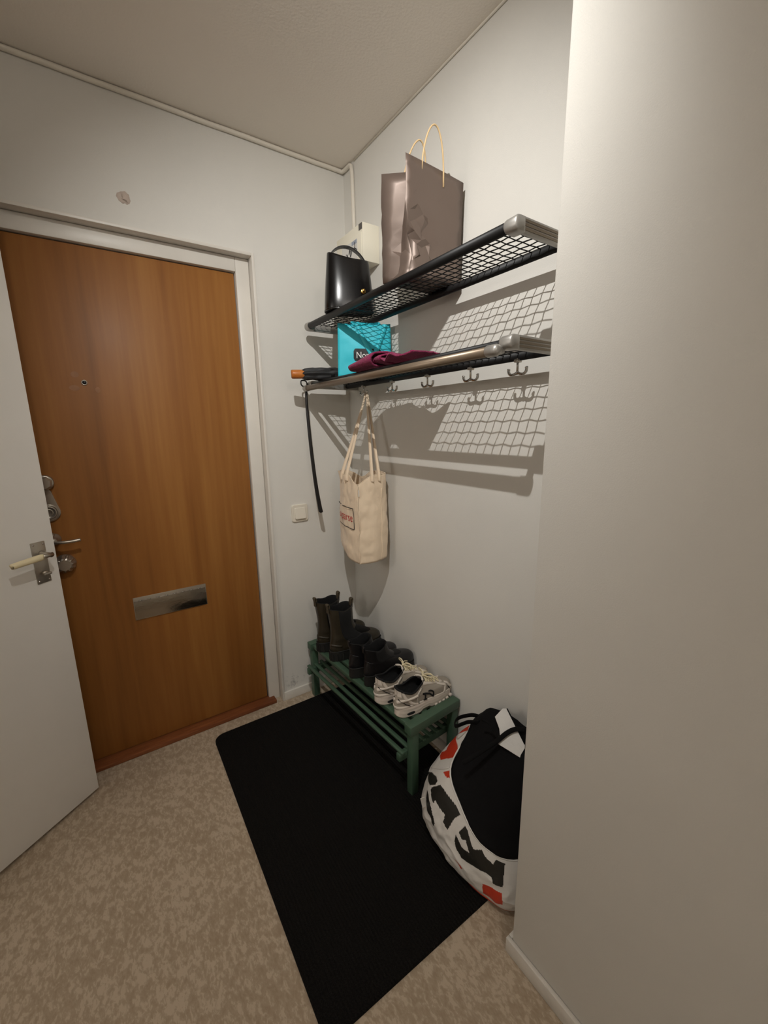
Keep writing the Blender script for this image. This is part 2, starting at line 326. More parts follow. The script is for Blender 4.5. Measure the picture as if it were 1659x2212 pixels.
lm = empty('side_fill_globe', (SIDE_FILL[0], SIDE_FILL[1], HC), label='unseen fill globe added in the room behind the open white door', cat='lamp')
tube('flex', [(SIDE_FILL[0], SIDE_FILL[1], HC), (SIDE_FILL[0], SIDE_FILL[1], SIDE_FILL[2]+SIDE_FILL_R)], .004, M_white, lm, 8)
V, F = lathe([(SIDE_FILL_R*math.sin(a), -SIDE_FILL_R*math.cos(a)) for a in np.linspace(.2, PI-.02, 18)], SIDE_FILL, (0, 0, -1), 28); obj('fill_sphere', V, F, emis('side_fill_glow', WARM, SIDE_FILL_E), lm, True)

# ------------------------------------------------------------------ doormat
def mat_mat():
    m = bpy.data.materials.new('ribbed_black_carpet'); m.use_nodes = True; nt = m.node_tree; b = nt.nodes['Principled BSDF']
    b.inputs['Roughness'].default_value = .95; b.inputs['Specular IOR Level'].default_value = .12
    tc = nt.nodes.new('ShaderNodeTexCoord'); wv = nt.nodes.new('ShaderNodeTexWave'); wv.bands_direction = 'X'; wv.inputs['Scale'].default_value = 32; wv.inputs['Distortion'].default_value = .6
    nt.links.new(tc.outputs['Object'], wv.inputs[0]); n = nt.nodes.new('ShaderNodeTexNoise'); n.inputs['Scale'].default_value = 600; nt.links.new(tc.outputs['Object'], n.inputs[0])
    ad = nt.nodes.new('ShaderNodeMath'); nt.links.new(wv.outputs[1], ad.inputs[0]); nt.links.new(n.outputs[0], ad.inputs[1])
    bp = nt.nodes.new('ShaderNodeBump'); bp.inputs['Strength'].default_value = .7; bp.inputs['Distance'].default_value = .004; nt.links.new(ad.outputs[0], bp.inputs['Height']); nt.links.new(bp.outputs[0], b.inputs['Normal'])
    n2 = nt.nodes.new('ShaderNodeTexNoise'); n2.inputs['Scale'].default_value = 350; nt.links.new(tc.outputs['Object'], n2.inputs[0])
    cr = nt.nodes.new('ShaderNodeValToRGB'); nt.links.new(n2.outputs[0], cr.inputs[0]); e = cr.color_ramp.elements
    e[0].color = (*lin((15, 14, 13)), 1); e[0].position = .35; e[1].color = (*lin((31, 29, 27)), 1); e[1].position = .75; nt.links.new(cr.outputs[0], b.inputs['Base Color']); return m
P = rrect(-.35, -.577, .425, .577, .045, 8)
V, F = loft([[(x, y, 0) for x, y in P], [(x, y, .006) for x, y in P], [(x*.99, y*.994, .008) for x, y in P]])
o = obj('doormat', V, F, mat_mat(), local=True); o.location = (-.455, -.650, 0); o.rotation_euler = (0, 0, -.004)
tag(o, 'large black ribbed doormat with rounded corners on the floor', 'doormat')

# ------------------------------------------------------------------ cable, fuse box, switch
pts = [(XL+.01, -.009, HC-.01)] + [(x, -.009+.0015*ns(x*6, 0, 0), HC-.010+.0015*ns(0, x*6, 2)) for x in np.linspace(-1.85, -.03, 50)]
pts += [(-.013, -.013, HC-.011), (-.009, -.03, HC-.011), (-.009, -.075, HC-.012), (-.010, -.088, HC-.02), (-.009, -.092, HC-.05)] + [(-.009, y, z) for y, z in ((-.094, 2.4), (-.096, 2.3), (-.1, 2.175))]
tag(tube('power_cable', pts, .0085, M_caulk, seg=8), 'white painted cable along the ceiling edge dropping to the fuse box', 'cable')
FB = empty('fuse_box', (0, -.17, 2.04), label='cream fuse box on the alcove wall behind the black handbag', cat='fuse box')
M_cream = M('cream_plastic', (232, 226, 208), .45)
box('housing', (-.082, -.285, 2.036), (0, -.065, 2.178), M_cream, FB, .004)
box('cover', (-.0855, -.279, 2.045), (-.081, -.075, 2.142), M_cream, FB, .0015)
box('dark_label', (-.0832, -.283, 2.152), (-.0815, -.258, 2.175), M('dark_label', (84, 80, 76), .5), FB)
pp = box('paper_chart', (-.0862, -.25, 2.05), (-.0853, -.12, 2.128), M('paper_chart', (214, 212, 206), .7), FB)
M_ink = M('ink', (30, 29, 32), .7); random.seed(4)
for k, (y, z) in enumerate(((-.235, 2.09), (-.222, 2.105), (-.2, 2.085), (-.19, 2.1), (-.175, 2.08), (-.16, 2.095), (-.14, 2.085))):
    pts = catmull([(-.0866, y+random.uniform(-.012, .012), z+random.uniform(-.016, .016)) for _ in range(4)], 5)
    tube('ink_mark', pts, .0016, M_ink, pp, 5)
box('blue_label', (-.0866, -.245, 2.112), (-.0861, -.205, 2.126), M('blue_label', (150, 158, 172), .6), pp)
SW = empty('light_switch', (-.3015, 0, .968), label='square cream light switch on the wall beside the entrance door', cat='light switch')
M_sw = M('switch_plastic', (226, 219, 204), .35)
P = rrect(-.343, .926, -.26, 1.0095, .011, 5)
V, F = loft([[(x, 0, z) for x, z in P], [(x, -.007, z) for x, z in P], [(-.3015+(x+.3015)*.95, -.010, .968+(z-.968)*.95) for x, z in P]]); obj('frame', V, F, M_sw, SW)
P = rrect(-.329, .940, -.274, .995, .006, 4)
V, F = loft([[(x, -.009, z) for x, z in P], [(x, -.0115-.008*(1-(z-.94)/.055), z) for x, z in P], [(-.3015+(x+.3015)*.93, -.013-.008*(1-(z-.94)/.055), .968+(z-.968)*.93) for x, z in P]]); obj('rocker', V, F, M_sw, SW)

# ------------------------------------------------------------------ shelves
SY0, SY1 = -.085, -1.185          # far and near end
XF, XB = -.246, -.062             # front and back bars
def wire_mesh(zc, yA, yB, xA, xB, r=.00135):
    nx, pitch = 7, (xB-xA)/7; ny = int(round(abs(yB-yA)/pitch)); py = (yB-yA)/ny; parts = []
    def nod(i, j):   # crimped grid nodes
        return (xA+i*pitch+(.0017 if j % 2 else -.0017)*(1 if i % 2 else -1), yA+j*py+(.0010 if i % 2 else -.0010), zc)
    for i in range(1, nx):
        parts.append(sweep(catmull([nod(i, j) for j in range(ny+1)], 3), r, 4, flat=(r*1.25, r)))
    for j in range(1, ny):
        parts.append(sweep(catmull([nod(i, j) for i in range(nx+1)], 3), r, 4, flat=(r*1.25, r)))
    return join(parts)
def end_unit(root, y, sgn, z):
    """aluminium end profile with grooves; sgn -1 = near end (faces the camera), +1 = far end"""
    pr = box('end_profile', (XF+.004, min(y, y+sgn*.012), z-.0165), (0, max(y, y+sgn*.012), z+.0165), M_alu, root, .002)
    for dz in (-.0085, 0, .0085):
        yy = y+sgn*.0125
        box('groove_strip', (XF+.018, min(yy-.0008, yy+.0008), z+dz-.0026), (-.002, max(yy-.0008, yy+.0008), z+dz+.0026), M_strip, pr)
    # rounded corner cap
    P = [(XF+.02, -1), (XF-.002, -1), (XF-.011, -.6), (XF-.0135, 0), (XF-.011, .6), (XF-.002, 1), (XF+.02, 1)]
    P2 = catmull([(a, b) for a, b in P], 4)
    V, F = loft([[(a, y-sgn*.021, z+b*.0135) for a, b in P2], [(a, y-sgn*.018, z+b*.0155) for a, b in P2], [(a, y+sgn*.010, z+b*.0165) for a, b in P2], [(XF+.004+(a-XF-.004)*.85, y+sgn*.0138, z+b*.0145) for a, b in P2]])
    obj('corner_cap', V, F, M_alu, pr, True)
M_strip = M('groove_strip', (128, 116, 100), .45, .6)
def shelf(name, z, label, bar=.0125):
    R = empty(name, (-.12, (SY0+SY1)/2, z), label=label, cat='shelf', group='wall-mounted wire shelves')
    tube('front_bar', [(XF, SY0-.02, z), (XF, SY1+.02, z)], bar, M_black, R, 16)
    tube('back_bar', [(XB, SY0-.004, z), (XB, SY1+.004, z)], .0105, M_black, R, 14, flat=(.0085, .013), up=(0, 0, 1))
    V, F = wire_mesh(z+.006, SY0-.008, SY1+.008, XF, XB); o = obj('wire_mesh', V, F, M_black, R, True); o['kind'] = 'stuff'
    end_unit(R, SY1, -1, z); end_unit(R, SY0, 1, z); return R
ZU, ZL = 1.803, 1.560
shelf('hat_shelf', ZU, 'upper black wire-mesh wall shelf holding the paper bag and black handbag')
LS = shelf('coat_rack', ZL, 'lower wire-mesh shelf with bronze rail and five coat hooks', .0092)
TX, TZ = -.2735, ZL-.0175
tube('coat_rail', [(TX, SY0-.01, TZ), (TX, SY1+.018, TZ)], .0118, M('bronze_rail', (136, 120, 102), .38, .55), LS, 18)
for y, s in ((SY1+.02, -1), (SY0-.004, 1)):
    V, F = lathe([(.0128, -.022), (.0138, -.02), (.0138, .006), (.0115, .012), (.006, .014)], (TX, y, TZ), (0, s, 0), 18); obj('rail_cap', V, F, M_alu, LS, True)
    box('rail_bracket', (TX, y-.008, TZ-.006), (XF, y+.008, TZ+.01), M_alu, LS, .003)
def hook(y):
    X = XB-.003; z0 = ZL-.010; parts = []
    parts.append(sweep([(X, y, z0+.006), (X, y, z0-.012), (X, y, z0-.04)], [.0048, .0034, .0038], 8))
    for s in (-1, 1):
        parts.append(sweep(catmull([(X, y, z0-.034), (X, y+s*.010, z0-.0385), (X, y+s*.021, z0-.0395), (X, y+s*.0285, z0-.034), (X, y+s*.0305, z0-.026), (X, y+s*.0295, z0-.0215)], 4), [.0042]*16+[.0042, .0046, .005, .0046, .003], 8))
    V, F = join(parts); h = obj('coat_hook', V, F, M_chrome, LS, True)
    box('hook_clip', (X-.009, y-.0075, ZL-.0175), (X+.009, y+.0075, ZL-.009), M_nickel, h, .002)
HY = (-.24, -.458, -.676, -.886, -1.066)
for y in HY: hook(y)

# ------------------------------------------------------------------ black handbag
ZS = ZU+.0125
def frame2(a, b):
    a = np.array(a, float); b = np.array(b, float); u = (b-a)/np.linalg.norm(b-a); n = np.array([u[1], -u[0]])   # n: to the right of u
    return a, u, n, np.linalg.norm(b-a)
HB = empty('handbag', (-.175, -.31, ZS), label='black leather bucket handbag with brass stud on the upper shelf', cat='handbag')
M_lea = M('black_leather', (10, 9, 10), .26, bump=(260, .05, .001))
c0 = np.array([-.172, -.318]); u = np.array([.93, -.37]); u /= np.linalg.norm(u); n = np.array([u[1], -u[0]])
rings = []; NT = 40
def hb_ring(t, sc=1., dz=0.):
    hw, hd = .098-.016*t, .058-.018*t*t       # the bag narrows upwards
    R = []
    for k in range(NT):
        a = 2*PI*k/NT; cx = math.copysign(abs(math.cos(a))**.62, math.cos(a)); sy = math.copysign(abs(math.sin(a))**.75, math.sin(a))
        p = c0 + u*(cx*hw*sc) + n*(sy*hd*sc)
        R.append((p[0], p[1], ZS+.004+t*.185 + t*t*(.010*cx*cx-.012*cx) + dz))
    return R
for t, sc in ((0, .93), (.012, .985), (.04, 1), (.2, 1.01), (.4, 1.015), (.6, 1.01), (.8, 1), (.97, .99), (1, .985), (.985, .95), (.7, .93), (.3, .93)): rings.append(hb_ring(t, sc))
V, F = loft(rings); obj('body', V, F, M_lea, HB, True)
V, F = loft([hb_ring(0, .95, -.003), hb_ring(.004, 1.0, -.002), hb_ring(.02, 1.01, 0), hb_ring(.03, 1.0, 0)]); obj('base_trim', V, F, M_lea, HB, True)
hp_ = []
for a in np.linspace(0, PI, 22):
    p = c0 + u*(-math.cos(a)*.078*(.9+.1*abs(math.cos(a)))) ; hp_.append((p[0], p[1], ZS+.150+.012*math.cos(a)+.088*math.sin(a)**.9))
tube('handle', hp_, 1., M_lea, HB, 8, flat=(.0105, .0028), up=None) if False else None
V = []; F = []
nn = Vector((n[0], n[1], 0))
for i, p in enumerate(hp_):
    p = Vector(p); t = (Vector(hp_[min(i+1, 21)])-Vector(hp_[max(i-1, 0)])).normalized(); w_ = t.cross(nn).normalized()
    for a, b in ((-.011, -.0022), (.011, -.0022), (.011, .0022), (-.011, .0022)): V.append(p+nn*a+w_*b)
for i in range(21):
    for k in range(4): F.append((i*4+k, i*4+(k+1) % 4, i*4+4+(k+1) % 4, i*4+4+k))
F += [(0, 1, 2, 3), (84, 85, 86, 87)]; obj('handle', V, F, M_lea, HB)
p = c0+u*.048+n*.0545
V, F = lathe([(.009, -.002), (.009, .003), (.0075, .004)], (p[0], p[1], ZS+.068), (n[0], n[1], 0), 20); st = obj('stud', V, F, M_brass, HB, True)
V, F = lathe([(.003, .002), (.003, .010), (.0055, .012), (.0055, .015), (.002, .016)], (p[0], p[1], ZS+.068), (n[0], n[1], 0), 16); obj('stud_knob', V, F, M_brass, st, True)

# ------------------------------------------------------------------ brown paper carrier bag
PB = empty('paper_bag', (-.14, -.73, ZS), label='tall crumpled metallic-brown paper carrier bag on the upper shelf', cat='paper bag')
M_pap = M('brown_metallic_paper', (112, 97, 88), .44, .35, bump=(90, .08, .001))
X0, X1, Y0, Y1, HT = -.252, -.022, -.785, -.675, .305
def crum(x, y, z, amp):
    v = mnoise.voronoi(Vector((x*22, y*22, z*22)))[0]; return (v[1]-v[0]-.35)*amp
V = []; F = []
def sheet(fn, nu, nv, thick=.0006):
    o = len(V)
    for j in range(nv+1):
        for i in range(nu+1): V.append(fn(i/nu, j/nv))
    for j in range(nv):
        for i in range(nu): a = o+j*(nu+1)+i; F.append((a, a+1, a+nu+2, a+nu+1))
rp = random.Random(11)
NU, NV = 10, 14
JIT = {(i, j): (rp.uniform(-1, 1), rp.uniform(-1, 1), rp.uniform(-1, 1)) for i in range(NU+1) for j in range(NV+1)}
GJ = {(i, j): (rp.uniform(-1, 1), rp.uniform(-1, 1)) for i in range(5) for j in range(NV+1)}
def front(s, t):       # broad face towards the camera; its left edge and lower left corner are crumpled in planar facets
    i, j = int(round(s*NU)), int(round(t*NV)); a, b, c = JIT[(i, j)]; inn = 1 if (0 < j < NV) else 0
    lx = max(0, 1-s*1.7); cw = lx*math.exp(-((t-.30)/.26)**2)
    x = X0+.012+(X1-X0-.012)*s; z = HT*t*(1+.02*math.sin(s*3)-.035*s)
    x += (.009*a*inn if 0 < i < NU else 0) ; z += .008*b*inn
    y = Y0 - .012*t*t*(1-.5*s) + .006*math.sin(PI*s)*t + c*inn*(.0010+.010*cw) + .014*cw
    x += (.024*cw+.010*lx*math.sin(t*9)*(1-t))*(1-s)
    return (x-.012*t*(1-s), y, ZS+.001+z)
def back(s, t):
    x = X0+(X1-X0)*s; return (x, Y1+.004*ns(x, 0, t, 9)-.01*t*math.sin(PI*s), ZS+.001+HT*t*(1-.015*s))
def gus(s, t, side):    # gusset with the fold pushed inwards towards the top
    a = np.array(front(0 if side == 0 else 1, t)); b = np.array(back(0 if side == 0 else 1, t)); p = a+(b-a)*s
    depth = (.006+.066*t**1.3)*(1-abs(2*s-1)); p[0] += depth*(1 if side == 0 else -1)
    i, j = int(round(s*4)), int(round(t*NV))
    if side == 0 and 0 < i < 4 and 0 < j < NV: p[0] += GJ[(i, j)][0]*.0042*(1-.6*t); p[2] += GJ[(i, j)][1]*.007
    return tuple(p)
def tri_sheet(fn, nu, nv):
    o = len(V)
    for j in range(nv+1):
        for i in range(nu+1): V.append(fn(i/nu, j/nv))
    for j in range(nv):
        for i in range(nu):
            a = o+j*(nu+1)+i; q = (a, a+1, a+nu+2, a+nu+1)
            F.extend([(q[0], q[1], q[2]), (q[0], q[2], q[3])] if (i+j) % 2 else [(q[0], q[1], q[3]), (q[1], q[2], q[3])])
tri_sheet(front, NU, NV); sheet(back, 8, NV); tri_sheet(lambda s, t: gus(s, t, 0), 4, NV); sheet(lambda s, t: gus(s, t, 1), 4, NV)
sheet(lambda s, t: (X0+.012+(X1-X0-.012)*s, Y0+(Y1-Y0)*t, ZS+.001), 2, 2)
pb = obj('body', V, F, M_pap, PB, False)
pb.data.polygons.foreach_set('use_smooth', [True]*len(pb.data.polygons)); pb.data.set_sharp_from_angle(angle=math.radians(20)); md = pb.modifiers.new('paper', 'SOLIDIFY'); md.thickness = .0008; md.offset = 0
M_str = M('kraft_cord', (216, 186, 140), .7)
def cord(c, wd, h, y, tilt, lean, parent):
    pts = []
    for a in np.linspace(0, PI, 17):
        pts.append((c-wd*math.cos(a)*(1-.18*math.sin(a)), y+lean*math.sin(a), ZS+HT-.035+tilt*(-math.cos(a))+(h+.035)*math.sin(a)**.75))
    return tube('cord_handle', pts, .0024, M_str, parent, 8)
cord(-.145, .043, .100, Y0-.003, -.006, -.012, PB); cord(-.138, .044, .102, Y1-.012, -.006, -.036, PB)
V, F = sweep(catmull([(-.072, Y1-.02, ZS+HT-.02), (-.066, Y1-.02, ZS+HT+.012), (-.058, Y1-.02, ZS+HT-.02)], 5), .0014, 6); obj('tag_cord', V, F, M('grey_cord', (120, 124, 120), .6), PB, True)

# ------------------------------------------------------------------ turquoise carrier bag with black name print
ZT = ZL+.0125
BB = empty('carrier_bag', (-.11, -.33, ZT), label='small turquoise fabric bag with black name patch on the lower shelf', cat='bag')
M_tur = M('turquoise_fabric', (52, 196, 214), .55, bump=(500, .12, .001))
a0, bu, bn, bw = frame2((-.218, -.302), (-.03, -.395)); bn = np.array([bu[1], -bu[0]])     # bn towards the camera
BW, BHt = .212, .205
def bfront(s, t, off=0.):
    bul = .016*math.sin(PI*min(1, max(0, s)))*math.sin(PI*t*.9+.2)+.003*ns(s*3, t*3, 1)
    p = a0+bu*(BW*(s+.035*(1-t)*0-.02*(1-t)*(1-2*s)))+bn*(bul+off); return (p[0], p[1], ZT+.001+BHt*t-.006*t*math.sin(PI*s))
def bback(s, t):
    p = np.array(bfront(s, t)[:2]); p = a0+bu*(BW*s)-bn*(.055*(1-t*.75)+.006*math.sin(PI*s)); return (p[0], p[1], ZT+.001+BHt*t-.004*math.sin(PI*s)*t)
V = []; F = []
sheet(bfront, 20, 20); sheet(bback, 10, 20)
sheet(lambda s, t: tuple(np.array(bfront(0, t))*(1-s)+np.array(bback(0, t))*s+np.append(bu*.012*math.sin(PI*s)*t, 0)), 4, 20)
sheet(lambda s, t: tuple(np.array(bfront(1, t))*(1-s)+np.array(bback(1, t))*s-np.append(bu*.012*math.sin(PI*s)*t, 0)), 4, 20)
sheet(lambda s, t: tuple(np.array(bfront(s, 0))*(1-t)+np.array(bback(s, 0))*t), 4, 2)
bo = obj('body', V, F, M_tur, BB, True); md = bo.modifiers.new('cloth', 'SOLIDIFY'); md.thickness = .0012; md.offset = 0
def ribbon(path, wid, fn, th=.0012, fine=10):
    """raised band along a (s,t) path on surface fn(s,t,off)"""
    P = catmull([np.array(p, float) for p in path], fine); V = []; F = []
    for i, p in enumerate(P):
        d = P[min(i+1, len(P)-1)]-P[max(i-1, 0)]; d = d/np.array([1/BW, 1/BHt]); d /= np.linalg.norm(d)+1e-9; nrm = np.array([-d[1], d[0]])*wid/2/np.array([BW, BHt])
        for q, o_ in ((p-nrm, .0004), (p-nrm, th), (p+nrm, th), (p+nrm, .0004)): V.append(fn(q[0], q[1], o_))
    for i in range(len(P)-1):
        for k in range(4): F.append((i*4+k, i*4+(k+1) % 4, i*4+4+(k+1) % 4, i*4+4+k))
    F += [(0, 1, 2, 3), tuple(len(V)-4+k for k in range(4))]; return V, F
V, F = ribbon([(.27, 1.0), (.33, 1.05), (.38, .97), (.44, .80), (.52, .62), (.60, .465), (.65, .41), (.70, .47), (.76, .62), (.85, .84), (.90, .99)], .02, lambda s, t, o_: bfront(s, min(t, 1.05), o_+.004)); obj('front_strap', V, F, M_tur, BB, True)
V, F = ribbon([(.29, .97), (.27, 1.0), (.31, 1.03), (.40, 1.02), (.68, 1.01), (.78, 1.02), (.78, .97)], .016, lambda s, t, o_: bback(s, t)); obj('back_strap', V, F, M_tur, BB, True)
P = rrect(.285, .245, .80, .455, .022, 5)
def onfront(P, off0, off1):
    return loft([[bfront(x, y, off0) for x, y in P], [bfront(x, y, off1) for x, y in P]])
V = []; F = []
s0, s1, t0, t1_ = .285, .80, .30, .535
for (o_) in (.0009,):
    nu, nv = 24, 8
    for j in range(nv+1):
        for i in range(nu+1):
            a, b = i/nu, j/nv
            r_ = .09; ex = 0
            da_ = min(a, 1-a); 
            if da_ < .07: ex = (1-math.sqrt(max(0, 1-(1-da_/.07)**2)))*.22
            b2 = .5+(b-.5)*(1-2*ex); V.append(bfront(s0+(s1-s0)*a, t0+(t1_-t0)*b2, o_))
    for j in range(nv):
        for i in range(nu): q = j*(nu+1)+i; F.append((q, q+1, q+nu+2, q+nu+1))
pt = obj('name_patch', V, F, M('black_print', (20, 19, 22), .5), BB, True)
TV, TF = textmesh('Normal', .04)
tw = max(v[0] for v in TV)
V = [bfront(s0+.045+(v[0]/tw)*.425, t0+.055+v[1]/BHt*.88, .0016) for v in TV]
o = obj('name_lettering', V, TF, M('white_print', (236, 236, 234), .5), pt)
md = o.modifiers.new('bold', 'SOLIDIFY'); md.thickness = .0006; md.offset = 0

# ------------------------------------------------------------------ burgundy cloth, folded
M_bur = M('burgundy_terry', (142, 30, 80), .95, bump=(330, .9, .006), var=(140, .25), sheen=.1)
# the cloth is folded into a roll lying along the shelf; inner layers stick out further, a loose flap trails to the right
sec = [(.062, .004), (.02, .003), (-.03, .003), (-.060, .010), (-.068, .026), (-.055, .043), (-.02, .050), (.025, .049), (.055, .038), (.060, .022), (.035, .013), (-.01, .013), (-.040, .018), (-.046, .028), (-.030, .037), (.0, .040), (.030, .036), (.038, .027), (.015, .022), (-.015, .023), (-.018, .029), (.005, .031)]
SECP = catmull([(a, b) for a, b in sec], 4); V = []; F = []; NL = 22
for i, p in enumerate(SECP):
    sg = i/(len(SECP)-1); t = SECP[min(i+1, len(SECP)-1)]-SECP[max(i-1, 0)]; t = t/(np.linalg.norm(t)+1e-9); nr = np.array([-t[1], t[0]])
    yend = -.610-.075*sg
    for sd in (1, -1):
        for k in range(NL+1):
            f = k/NL; y = -.432+(yend+.432)*f; q = p+nr*sd*.0029; tp = min(1., (f/.22))**.45 if f < .22 else 1.; tp = .25+.75*tp
            sag = .30+.64*min(1, f*1.1)
            V.append((-.205+q[0]*tp+.03*(y+.43)*-.3+.003*ns(q[0]*30, y*14, 3), y+.004*ns(q[0]*40, q[1]*40, 7), ZT+.0015+(.004+(q[1]-.004)*tp*sag)+.0016*ns(q[0]*60, y*40, q[1]*60)+(0 if q[1] > .006 else .0)))
m_ = 2*(NL+1)
for i in range(len(SECP)-1):
    for k in range(NL): F.append((i*m_+k, i*m_+k+1, (i+1)*m_+k+1, (i+1)*m_+k)); a = i*m_+NL+1; F.append((a+k, a+k+1, a+m_+k+1, a+m_+k))
    for k in (0, NL): F.append((i*m_+k, (i+1)*m_+k, (i+1)*m_+NL+1+k, i*m_+NL+1+k))
for i in (0, len(SECP)-1):
    for k in range(NL): F.append((i*m_+k, i*m_+k+1, i*m_+NL+2+k, i*m_+NL+1+k))
o0 = len(V); nu, nv = 26, 8
for sd in (0, 1):
    for j in range(nv+1):
        for i in range(nu+1):
            f = i/nu; g = j/nv; y = -.60-.225*f; x = -.262+.115*g+.012*math.sin(f*7); z = .007+.016*math.sin(f*PI*2.3+.4+.6*g)**2*(1-.3*f)+.004*ns(x*20, y*20, 4)
            V.append((x, y, ZT+.002+z+sd*.005))
for j in range(nv):
    for i in range(nu):
        for sd in (0, 1): a = o0+sd*(nu+1)*(nv+1)+j*(nu+1)+i; F.append((a, a+1, a+nu+2, a+nu+1))
for i in range(nu):
    for j in (0, nv): a = o0+j*(nu+1)+i; b = a+(nu+1)*(nv+1); F.append((a, a+1, b+1, b))
for j in range(nv):
    for i in (0, nu): a = o0+j*(nu+1)+i; b = a+(nu+1)*(nv+1); F.append((a, a+nu+1, b+nu+1, b))
tag(obj('folded_towel', V, F, M_bur, smooth=True), 'folded burgundy terry cloth in front of the turquoise bag', 'towel')

# ------------------------------------------------------------------ folding umbrella
UM = empty('umbrella', (-.30, -.17, ZT), label='folded black umbrella with orange-brown wooden handle jutting from the lower shelf', cat='umbrella')
A_ = np.array([-.362, -.147, 1.592]); B_ = np.array([-.06, -.245, 1.601]); ud = (B_-A_)/np.linalg.norm(B_-A_)
V, F = lathe([(.0165, 0), (.0185, .003), (.019, .01), (.0188, .05), (.017, .056)], A_, ud, 10); obj('handle', V, F, wood_mat('orange_wood', (150, 82, 30), (184, 108, 46), (204, 130, 62), (.3, 1, 1), .4, .2, 3.), UM, True)
ua = Vector(ud).orthogonal().normalized(); ub = Vector(ud).cross(ua); rings = []
for i, d in enumerate(np.linspace(.045, .315, 26)):
    f = (d-.045)/.27; rb = .0205+.005*math.sin(f*PI*.9)-.006*f*f; R = []
    for k in range(40):
        a = 2*PI*k/40; r = rb*(1+.20*math.sin(a*6+f*2.5)*(.6+.4*math.sin(f*9))+.14*ns(math.cos(a)*2, math.sin(a)*2, f*9))
        if i == 0: r *= .85
        R.append(Vector(A_+ud*d)+(ua*math.cos(a)+ub*math.sin(a))*r)
    rings.append(R)
V, F = loft(rings); obj('canopy', V, F, M('black_nylon', (16, 16, 18), .6, sheen=.2), UM, True)
V, F = lathe([(.0235, -.006), (.0245, -.004), (.0245, .008), (.0235, .01)], A_+ud*.17, ud, 20); obj('tie_strap', V, F, M_black, UM, True)

# ------------------------------------------------------------------ shoehorn
SH = empty('shoehorn', (-.262, -.085, ZL), label='long black shoehorn hanging from the left end of the lower shelf', cat='shoehorn')
pts = catmull([(-.268, -.080, 1.552), (-.2705, -.082, 1.48), (-.268, -.086, 1.38), (-.263, -.092, 1.26), (-.254, -.1, 1.12), (-.244, -.108, 1.02), (-.2385, -.112, .978)], 8)
n_ = len(pts); V = []; F = []
side = Vector((.80, -.60, 0)).normalized(); dep = Vector((-.60, -.80, 0)).normalized()
for i, p in enumerate(pts):
    f = i/(n_-1); w_ = .0058+.0022*min(1, f*2)+.005*max(0, f-.5); w_ *= (1 if f < .95 else math.sqrt(max(.02, 1-((f-.95)/.052)**2)))
    for a, b in ((-1, .0), (-.5, .0035), (.5, .0035), (1, 0), (.5, -.0012), (-.5, -.0012)):
        V.append(Vector(p)+side*a*w_+dep*(b*(1.6 if f < .2 else 1)))
for i in range(n_-1):
    for k in range(6): F.append((i*6+k, i*6+(k+1) % 6, i*6+6+(k+1) % 6, i*6+6+k))
F += [tuple(range(6)), tuple((n_-1)*6+k for k in range(6))]
M_pl = M('black_plastic', (22, 20, 20), .3); obj('blade', V, F, M_pl, SH, True)
tube('hanging_loop', catmull([(-.268, -.080, 1.548), (-.288, -.078, 1.556), (-.288, -.074, 1.575), (-.272, -.072, 1.578), (-.262, -.074, 1.57), (-.264, -.078, 1.552)], 5, True), .003, M_pl, SH, 8, True)

# ------------------------------------------------------------------ canvas tote hanging from the first hook
TT = empty('tote_bag', (-.11, -.26, .78), label='cream canvas tote bag with red print hanging from a coat hook', cat='tote bag')
M_can = M('cream_canvas', (226, 205, 178), .85, bump=(320, .25, .0012), var=(7, .04), sheen=.2)
LOOP = [(-.190, -.378), (-.132, -.404), (-.078, -.402), (-.040, -.372), (-.022, -.27), (-.040, -.14), (-.075, -.105), (-.135, -.125), (-.183, -.205), (-.204, -.30)]
def tote_loop(n=60):
    P = []
    for i in range(len(LOOP)):      # crisp corners at the seam (0) and at the fold (2)
        P.append(LOOP[i])
        if i == 0: P.append((LOOP[0][0]+.004, LOOP[0][1]-.0025))
    return catmull([(a, b) for a, b in P], 8, True)
TL_ = [np.array(p) for p in tote_loop()]; TN = len(TL_)
cum = [0.]
for i in range(TN): cum.append(cum[-1]+np.linalg.norm(TL_[(i+1) % TN]-TL_[i]))
cen = np.mean(TL_, axis=0)
def tote_xy(s):      # s metres along the loop from the seam; negative s = printed panel
    s = s % cum[-1]; i = min(TN-1, max(0, int(np.searchsorted(cum, s, side='right'))-1)); f = (s-cum[i])/(cum[i+1]-cum[i]+1e-9)
    return TL_[i]*(1-f)+TL_[(i+1) % TN]*f
ZB, ZTP = .785, 1.175
def tote_pt(s, z, off=0.):
    t = (z-ZB)/(ZTP-ZB); p = tote_xy(s); q = tote_xy(s+.004); d = q-tote_xy(s-.004); d /= np.linalg.norm(d)+1e-9; nr = np.array([d[1], -d[0]])
    if nr @ (p-cen) < 0: nr = -nr
    sc = 1-.10*max(0, t-.5)**1.3-.30*max(0, .12-t)**1.0
    p = cen+(p-cen)*sc; w = ns(p[0]*11, p[1]*11, z*6)*.006*(.5+t)+ns(s*16, 2, z*13)*.0035
    dist = min(s % cum[-1], cum[-1]-s % cum[-1]); bot = (.045 if s % cum[-1] > cum[-1]/2 else .012)*min(1, dist/.16)**1.5*(1-t)**3
    p = p+nr*(w+off); return (p[0], p[1], z+bot)
def rim(s):
    d = min(s % cum[-1], cum[-1]-s % cum[-1]); far = abs(d-cum[-1]/2)
    return ZTP - .042*math.exp(-(d/.045)**2) - .035*math.exp(-(far/.06)**2) + .004*ns(s*14, 1, 1)
V = []; F = []; NS, NZ = 200, 44
for j in range(NZ+1):
    for i in range(NS):
        s = cum[-1]*i/NS; t = j/NZ; V.append(tote_pt(s, ZB+(rim(s)-ZB)*t))
